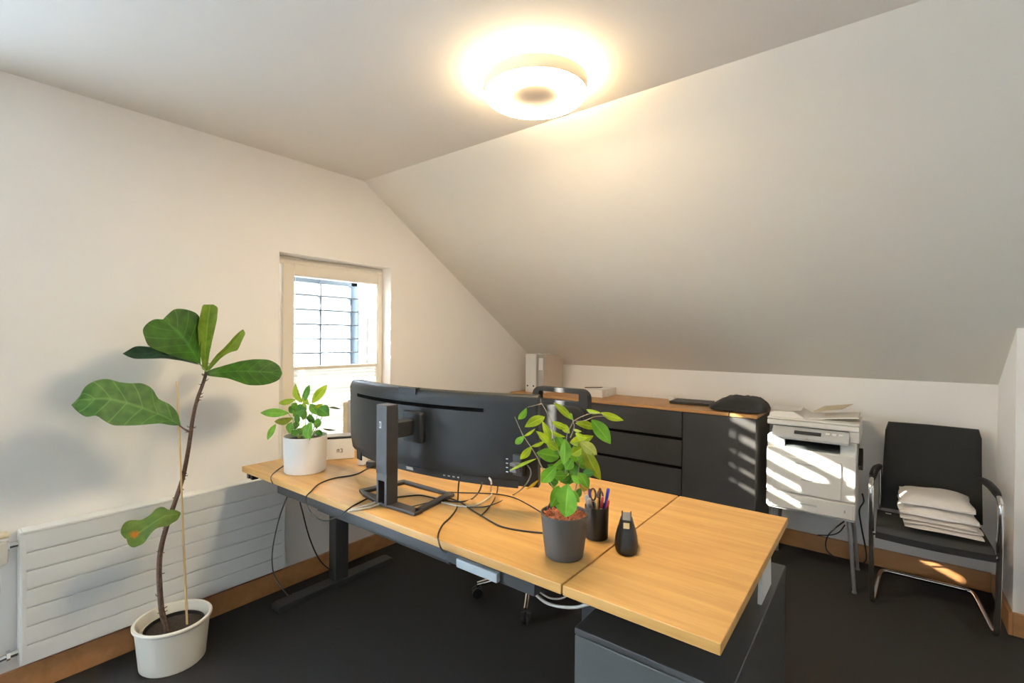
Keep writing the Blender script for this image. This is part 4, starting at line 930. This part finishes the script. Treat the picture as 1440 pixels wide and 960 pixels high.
# three upright folders behind the box
bmx = math.radians(57.5)
for i, (u, h, m, l) in enumerate(((-.055, .258, m_tan, 'tan upright folder behind the white box, next to the window'), (-.025, .272, m_card, 'grey upright folder between the tan and the cream one'), (.005, .276, m_frame, 'cream upright folder beside the left end of the monitor'))):
    f = MB().box(u, u+.028, 0, .13, 0, h, .002, 2, rotm((.285, -2.135, DT), math.radians(25)))
    f2 = solo('folder', f, m, l, 'folder', 'folders standing behind the white box')
solo('adapter_box', MB().box(-.020, .018, -.018, .018, 0, .048, .006, 2, rotm((.575, -2.268, DT), .5)), m_white, 'little white box on the desk under the left end of the monitor', 'box')
pk = MB().lathe([(0, 0), (.026, 0), (.028, .004), (.028, .022), (.024, .028), (0, .028)], 24, (.640, -2.262, DT))
solo('desk_puck', pk, m_black, 'small round black device under the lower left corner of the monitor', 'device')
# pen cup
pc = thing('pen_cup', 'black cylindrical pen cup beside the grey plant pot', 'pen cup', (1.852, -2.312, DT))
build('cup', MB().lathe([(0, 0), (.0335, 0), (.0352, .002), (.0372, .098), (.0350, .098), (.0330, .006), (0, .006)], 40, (1.852, -2.312, DT)), m_black, pc)
def pen(name, dx, dy, tx, ty, zt, r, m, label, cap=None, base=.008, cat='pen'):
    a = Vector((1.852+dx, -2.312+dy, DT+base)); b_ = Vector((1.852+tx, -2.312+ty, DT+zt))
    d = (b_-a).normalized()
    mb = MB().tube([a, a+d*.012, b_-d*.006, b_], [r*.4, r, r, r*.55], 10)
    if cap:
        t = thing(name, label, cat, a, 0, 'pens in the cup'); build('barrel', mb, m, t)
        build('cap', MB().tube([b_-d*.035, b_-d*.004, b_], [r*1.15, r*1.15, r*.7], 10), cap, t)
        return t
    return solo(name, mb, m, label, cat, 'pens in the cup')
pen('pen', .008, .012, .026, .026, .150, .0045, m_blue, 'blue pen leaning to the right in the pen cup', m_blue)
pen('pen', -.004, .002, .008, .006, .152, .0042, m_black, 'tall black pen in the middle of the cup', m_bark)
pen('pen', -.006, -.006, -.032, .008, .142, .0042, m_purple, 'purple-tipped pen at the left of the cup', m_purple)
pen('marker', -.002, .0, -.030, -.014, .128, .0062, m_silver, 'silver grey marker leaning left in the cup', m_card, cat='marker')
pen('marker', .004, .006, -.017, -.020, .122, .0060, m_logo, 'pale grey marker at the front left of the cup', m_silver, cat='marker')
pen('pencil', .000, .004, .010, -.016, .126, .0038, m_yellow, 'yellow pencil at the front of the cup', m_yellow, cat='pencil')
pen('pen', .006, -.006, .018, .004, .128, .0042, m_white, 'white pen beside the blue one in the cup', m_red)
pen('pen', .010, .006, .034, .012, .118, .0040, m_black, 'short black pen leaning over the right rim', m_red)
sc = thing('scissors', 'dark scissors standing handles up in the pen cup', 'scissors', (1.846, -2.302, DT), 0, 'pens in the cup')
build('blades', MB().box(1.839, 1.850, -2.304, -2.301, DT+.008, DT+.105, .001), m_silver, sc)
for dx, rr in ((-.011, .0125), (.014, .012)):
    pts = [(1.8445+dx+rr*.75*math.cos(a), -2.3025, DT+.126+rr*1.45*math.sin(a)) for a in [2*PI*i/20 for i in range(20)]]
    build('handle', MB().tube(pts, .0030, 8, 0, True), m_bark, sc)
# tape dispenser
td = thing('tape_dispenser', 'black rounded tape dispenser standing at the desk seam, right of the pen cup', 'tape dispenser', (1.966, -2.345, DT), math.radians(24.5))
rows = []
for z, hw, f_, b_ in ((0, .022, -.035, .085), (.003, .0245, -.038, .088), (.014, .0268, -.040, .09), (.030, .0262, -.036, .09), (.048, .0235, -.027, .084), (.064, .0200, -.018, .072), (.078, .0172, -.008, .060), (.086, .0155, .000, .052), (.089, .013, .006, .048)):
    ring = []
    for k in range(28):
        a = 2*PI*k/28; c, s = math.cos(a), math.sin(a); p = 2.6; rr = (abs(c)**p+abs(s)**p)**(-1/p)
        ring.append(((1.28-1.8*z)*hw*rr*c, (f_+b_)/2+(b_-f_)/2*rr*s, z))
    rows.append(ring)
b = MB().grid(rows, 0, closed_u=True)
for r in (rows[0], rows[-1]):
    q_ = bmesh.new(); q_.faces.new([q_.verts.new(p) for p in r]); b._add(q_)
bmesh.ops.remove_doubles(b.bm, verts=b.bm.verts[:], dist=1e-5); bmesh.ops.recalc_face_normals(b.bm, faces=b.bm.faces[:])
build('body', b, m_black, td, local=True, smooth=60)
for s in (-1, 1): build('cutter_arm', MB().prism([(-.004, .080), (.03, .080), (.034, .104), (.024, .108), (.004, .094)], 'x', s*.0125-.0018, s*.0125+.0018, .001), m_blackmat, td, local=True)
build('cutter_blade', MB().prism([(.000, .086), (.022, .101), (.024, .104), (.000, .089)], 'x', -.0107, .0107), M('blade_grey', (.09, .10, .115), .5, noise=.04), td, local=True)
build('tape_end', MB().prism([(-.0165, .070), (-.006, .0815), (-.006, .083), (-.0178, .071)], 'x', -.0085, .0085), m_glasst, td, local=True)
build('tape_roll', MB().lathe([(.012, -.008), (.024, -.008), (.024, .008), (.012, .008)], 30, closed=True, mat=Matrix.Translation(Vector((0, .036, .072))) @ Matrix.Rotation(PI/2, 4, 'Y')), m_glasst, td, local=True)

# ------------------------------------------------------------------ leaves
def leaf_mesh(rows3, th=.0008, ribs=6):
    """rows3: three curves (left edge, midrib, right edge), each n points -> subdivided thin leaf with vein and tip weights"""
    L_, Mi, R_ = [[Vector(p) for p in r] for r in rows3]
    n = len(Mi); rows = []; vein = []; tip = []
    for i in range(n):
        row = []; vv = []
        for t in (0, .34, .68, .9, 1.0):
            row.append(L_[i].lerp(Mi[i], t)); vv.append(max(0, (t-.9)*10))
        for t in (.1, .32, .66, 1.0):
            row.append(Mi[i].lerp(R_[i], t)); vv.append(0)
        rows.append(row); vein.append(vv); tip.append([i/(n-1)]*len(row))
    bm = bmesh.new()
    lv = bm.verts.layers.float.new('vein'); lt = bm.verts.layers.float.new('tipness'); la = bm.verts.layers.float.new('across')
    V = []
    for row, vv, tt in zip(rows, vein, tip):
        r_ = []
        for p, a, t, ac in zip(row, vv, tt, (1, .66, .32, .1, 0, .1, .32, .66, 1)):
            v = bm.verts.new(p); v[lv] = a*.55; v[lt] = t; v[la] = ac; r_.append(v)
        V.append(r_)
    for i in range(len(V)-1):
        for j in range(len(V[i])-1):
            try: bm.faces.new((V[i][j], V[i][j+1], V[i+1][j+1], V[i+1][j]))
            except ValueError: pass
    bmesh.ops.dissolve_degenerate(bm, edges=bm.edges[:], dist=1e-5)
    bmesh.ops.recalc_face_normals(bm, faces=bm.faces[:])
    mb = MB(); mb.bm.free(); mb.bm = bm
    return mb
def smooth_row(P, k=3):
    P = [Vector(p) for p in P]; out = []
    for i in range(len(P)-1):
        p0, p1, p2, p3 = P[max(i-1, 0)], P[i], P[i+1], P[min(i+2, len(P)-1)]
        for s in range(k):
            t = s/k
            out.append(.5*((2*p1)+(p2-p0)*t+(2*p0-5*p1+4*p2-p3)*t*t+(3*p1-p0-3*p2+p3)*t**3))
    out.append(P[-1]); return out
def leaf_obj(name, rows3, mat, parent, fine=False):
    if fine: rows3 = [smooth_row(r) for r in rows3]
    mb = leaf_mesh(rows3)
    o = build(name, mb, mat, parent, smooth=80)
    return o
def oval_rows(base, tip, width, normal, fold=.22, sag=.10, n=13, belly=.45, wav=.0, droop=(0, 0, -1)):
    B, T, Nn = Vector(base), Vector(tip), Vector(normal).normalized()
    ax = T-B; ln = ax.length; axn = ax.normalized()
    sd = axn.cross(Nn).normalized()
    l, m, r = [], [], []
    for i in range(n):
        t = i/(n-1)
        w = (math.sin(PI*t**(.5/belly*.72+.15)) if 0 < t < 1 else 0)
        w = max(0, w)**.9*width/2
        c = B+ax*t+Nn*(sag*ln*math.sin(PI*t))
        m.append(c)
        wob = wav*math.sin(t*17)*width
        l.append(c-sd*w+Nn*(fold*w+wob)); r.append(c+sd*w+Nn*(fold*w-wob))
    return l, m, r
m_fig = leafmat('fig_leaf_deep', (.016, .068, .003), (.034, .120, .005), .45, .18, ribs=6.5)
m_figd = leafmat('fig_leaf_bluish', (.026, .062, .028), (.045, .092, .042), .40, .10, ribs=6.5)
m_figy = leafmat('fig_leaf_young', (.12, .205, .018), (.20, .29, .035), .45, .35)
m_fign = leafmat('fig_leaf_matt', (.045, .125, .022), (.085, .180, .040), .45, .22, ribs=7)
m_figl = leafmat('fig_leaf_spotted', (.075, .135, .020), (.13, .21, .030), .45, .25, blotch=(.52, .16, .01))
fig = thing('fiddle_leaf_fig', 'tall bare-stemmed fiddle-leaf fig in a cream pot by the radiator', 'potted plant', (.203, -2.934, 0))
pc0 = (.218, -2.938)
pot = MB().lathe([(0, 0), (.110, 0), (.116, .006), (.131, .165), (.135, .168), (.1395, .172), (.140, .178), (.137, .182), (.128, .181), (.124, .172), (.118, .14), (.1, .13), (0, .13)], 64, (pc0[0], pc0[1], 0))
build('pot', pot, m_cream, fig, smooth=40)
inn = MB().lathe([(.096, .10), (.104, .149), (.1065, .150), (.1065, .147), (.100, .10)], 48, (pc0[0]+.005, pc0[1]+.004, 0), True)
build('inner_pot', inn, m_black, fig)
build('soil', MB().lathe([(0, .143), (.05, .142), (.103, .136)], 40, (pc0[0]+.005, pc0[1]+.004, 0)), m_soil, fig)
stem = MB(); pts = [Vector(p) for p in FIG_STEM]
pts[0].z = .13
rr = [.0105-.0045*i/(len(pts)-1) for i in range(len(pts))]
stem.tube(pts, rr, 12, 5)
rnd = random.Random(4)
for k in range(46):
    f = rnd.uniform(.6, len(pts)-1.2); i = int(f); p = pts[i].lerp(pts[i+1], f-i)
    a = rnd.uniform(0, 2*PI); d = Vector((math.cos(a), math.sin(a), rnd.uniform(-.3, .7))); r0 = rr[i]
    stem.tube([p+d*r0*.6, p+d*(r0+rnd.uniform(.004, .010)), p+d*(r0+rnd.uniform(.006, .014))+Vector((0, 0, rnd.uniform(-.004, .008)))], [.0024, .0015, .0006], 6)
build('stem', stem, m_bark, fig, smooth=60)
for P_ in FIG_PETIOLES:
    build('petiole', MB().tube(P_, [.0042, .0032, .0026], 8, 4), m_bark if P_ is FIG_PETIOLES[0] else m_gstem, fig)
fm = {'broad_upper': m_fig, 'back_left': m_figd, 'young_upright': m_figy, 'curled_small': m_figy, 'right_spread': m_fig, 'lower_left_large': m_fign, 'lowest': m_figl}
for nm, rows3 in FIG_LEAVES:
    leaf_obj('leaf', rows3, fm[nm], fig, True)
build('stake', MB().tube(FIG_STAKE, [.0042, .0034], 10), m_bamboo, fig)

# lime-leaved plant in the grey pot
cm = {'g': leafmat('shrub_leaf_green', (.105, .285, .018), (.19, .40, .035), .42, .34), 'y': leafmat('shrub_leaf_lime', (.27, .38, .012), (.42, .52, .03), .42, .36),
      'b': leafmat('shrub_leaf_bright', (.14, .36, .03), (.22, .47, .06), .42, .32), 'p': leafmat('shrub_leaf_pale', (.36, .42, .07), (.50, .54, .14), .42, .3),
      'o': leafmat('shrub_leaf_olive', (.20, .25, .012), (.30, .35, .02), .42, .3), 'd': leafmat('shrub_leaf_dark', (.05, .17, .018), (.10, .26, .03), .42, .25),
      'r': leafmat('shrub_leaf_orange', (.46, .26, .012), (.60, .38, .03), .45, .3), 'k': leafmat('withered_leaf', (.05, .07, .03), (.08, .10, .05), .6, .15)}
op = thing('potted_shrub', 'bushy lime green potted plant in a dark grey pot on the desk', 'potted plant', (1.840, -2.482, DT))
build('pot', MB().lathe([(0, 0), (.050, 0), (.0535, .003), (.0605, .055), (.0665, .112), (.068, .120), (.0675, .1225), (.064, .1225), (.062, .112), (.058, .10), (0, .10)], 56, (1.840, -2.482, DT)), m_pot, op)
pel = MB().lathe([(0, .116), (.03, .1155), (.0625, .111)], 40, (1.840, -2.482, DT))
rnd = random.Random(8)
for k in range(150):
    a = rnd.uniform(0, 2*PI); r = .059*math.sqrt(rnd.random()); b = bmesh.new()
    bmesh.ops.create_icosphere(b, subdivisions=1, radius=rnd.uniform(.0026, .0048))
    for v in b.verts: v.co *= rnd.uniform(.8, 1.2)
    b.transform(Matrix.Translation(Vector((1.840+r*math.cos(a), -2.482+r*math.sin(a), DT+.115+rnd.uniform(-.001, .003)))))
    pel._add(b)
g_ = build('granules', pel, m_pell, op, smooth=60); g_['kind'] = 'stuff'
def fill_plant(root, LEAVES, STEMS, smat, rs, wide=1.0, **kw):
    for S_ in STEMS:
        pts = [Vector(p) for p in S_]
        build('stem', MB().tube(pts, [rs*(1-.55*i/max(1, len(pts)-1)) for i in range(len(pts))], 8, 4), smat, root, smooth=60)
    rnd = random.Random(2)
    for B, T, w, n_, c in LEAVES:
        rows3 = oval_rows(B, T, w*wide, n_, rnd.uniform(.12, .3), rnd.uniform(.02, .12), wav=rnd.uniform(0, .012), **kw)
        leaf_obj('leaf', rows3, cm[c], root)
fill_plant(op, OFFICE_PLANT_LEAVES, OFFICE_PLANT_STEMS, m_stem, .0019, 1.18)
build('dried_leaf_roll', MB().tube([(1.795, -2.50, .868), (1.812, -2.498, .905)], [.003, .0022], 8), m_bark, op)

# lily-like plant in the white pot
ll = thing('potted_lily', 'leafy green potted plant in a white cylindrical pot at the left end of the desk', 'potted plant', (.455, -2.492, DT))
build('pot', MB().lathe([(0, 0), (.086, 0), (.0895, .003), (.0945, .160), (.0935, .163), (.0905, .1625), (.088, .13), (0, .13)], 56, (.455, -2.492, DT)), m_whitepot, ll)
build('soil', MB().lathe([(0, .148), (.05, .147), (.0895, .142)], 40, (.455, -2.492, DT)), m_soil, ll)
fill_plant(ll, LILY_LEAVES, LILY_STEMS, m_gstem, .0020, 1.25)

# ------------------------------------------------------------------ cables
CD = {
 'cable_loop': (m_cable, .0028, 'black cable looping over the desk edge in front of the monitor stand'),
 'cable_grey_bundle_a': (m_cablew, .0042, 'upper pale cable running from the desk edge to the stand foot'),
 'cable_grey_bundle_b': (m_cablew, .0042, 'lower pale cable running from the desk edge to the stand foot'),
 'cable_pot': (m_cable, .0022, 'short black cable going over the desk edge beside the white pot'),
 'hang_grey': (m_cableg, .0030, 'grey cable hanging in a long curve in front of the radiator end'),
 'hang_black': (m_cable, .0032, 'thick black cable hanging between radiator and desk leg'),
 'front_drop': (m_cable, .0028, 'black cable dropping from the monitor over the front desk edge'),
 'under_arc': (m_cable, .0028, 'black cable arcing from the monitor back to the stand'),
 'white_short': (m_cablew, .0032, 'white cable plugged into the monitor underside'),
 'right_black': (m_cable, .0024, 'black cable curving down from the right part of the monitor'),
 'long_black': (m_cable, .0028, 'long black cable lying on the desk towards the grey pot'),
 'thin_back': (m_cable, .0022, 'thin black cable lying farther back behind the grey pot'),
 'usb_grey': (m_cableg, .0022, 'thin grey cable hanging from the plugs at the right of the monitor'),
 'under_white_a': (m_cablew, .0042, 'thick white cable sagging below the desk seam'),
 'under_white_b': (m_cablew, .0026, 'thin white cable under the desk behind the thick one'),
 'printer_a': (m_cable, .0038, 'black cable curving from the printer underside to the floor'),
 'printer_b': (m_cable, .0042, 'black power cable hanging down beside the printer'),
 'printer_c': (m_cable, .0032, 'black cable bending sideways under the printer'),
 'printer_d': (m_cable, .0036, 'short black cable on the baseboard behind the printer leg'),
}
for k, pts in CABLES.items():
    m, r, l = CD[k]
    P_ = [Vector(p) for p in pts]
    if k == 'printer_b': P_ = [p+Vector((.022, 0, 0)) for p in P_]
    for p in P_:
        if abs(p.z-.743) < .002: p.z = .7402+r
    o = build('cable', MB().tube(P_, r, 8, 5), m, None, True, 70)
    tag(o, l, 'cable')
# ------------------------------------------------------------------ daylight, sun and camera
SUN_D = Vector((1, .676, -.411)).normalized()
sd = bpy.data.lights.new('sun', 'SUN'); sd.energy = SUN_E; sd.angle = math.radians(.55); sd.color = (1, .93, .82)
so = bpy.data.objects.new('sun', sd); COL.objects.link(so); so.rotation_euler = SUN_D.to_track_quat('-Z', 'Y').to_euler(); so.location = (-8, -7, 5)
w = bpy.data.worlds.new('sky'); SC.world = w; w.use_nodes = True
N = w.node_tree.nodes; Lk = w.node_tree.links; bgn = N['Background']
tc = N.new('ShaderNodeTexCoord'); sp = N.new('ShaderNodeSeparateXYZ'); Lk.new(tc.outputs['Generated'], sp.inputs[0])
rp = N.new('ShaderNodeValToRGB'); mr = N.new('ShaderNodeMapRange'); mr.inputs['From Min'].default_value = -1; mr.inputs['From Max'].default_value = 1
Lk.new(sp.outputs['Z'], mr.inputs['Value']); Lk.new(mr.outputs['Result'], rp.inputs['Fac'])
e = rp.color_ramp.elements
e[0].position = .0; e[0].color = (.60, .63, .62, 1)
e[1].position = 1.0; e[1].color = (.42, .62, 1.0, 1)
x = e.new(.49); x.color = (.64, .68, .68, 1)
x = e.new(.51); x.color = (.80, .87, .90, 1)
Lk.new(rp.outputs['Color'], bgn.inputs['Color']); bgn.inputs['Strength'].default_value = SKY_E
cd_ = bpy.data.cameras.new('camera'); co = bpy.data.objects.new('camera', cd_); COL.objects.link(co)
cd_.sensor_width = 36; cd_.sensor_fit = 'HORIZONTAL'; cd_.lens = 679.1724/1440*36; cd_.clip_start = .02
Rv, Uv, Fv = Vector((.787838, .615835, .007734)), Vector((-.010837, .001305, .99994)), Vector((-.615788, .787874, -.007702))
m = Matrix((Rv, Uv, -Fv)).transposed().to_4x4(); m.translation = Vector((2.5621, -3.654, 1.3561))
co.matrix_world = m
SC.camera = co
SC.view_settings.view_transform = 'Standard'; SC.view_settings.look = 'None'; SC.view_settings.gamma = 1; SC.view_settings.use_curve_mapping = False
SC.view_settings.exposure = EXPO
SC.cycles.use_denoising = True
SC.cycles.max_bounces = 10; SC.cycles.diffuse_bounces = 7; SC.cycles.sample_clamp_indirect = 8
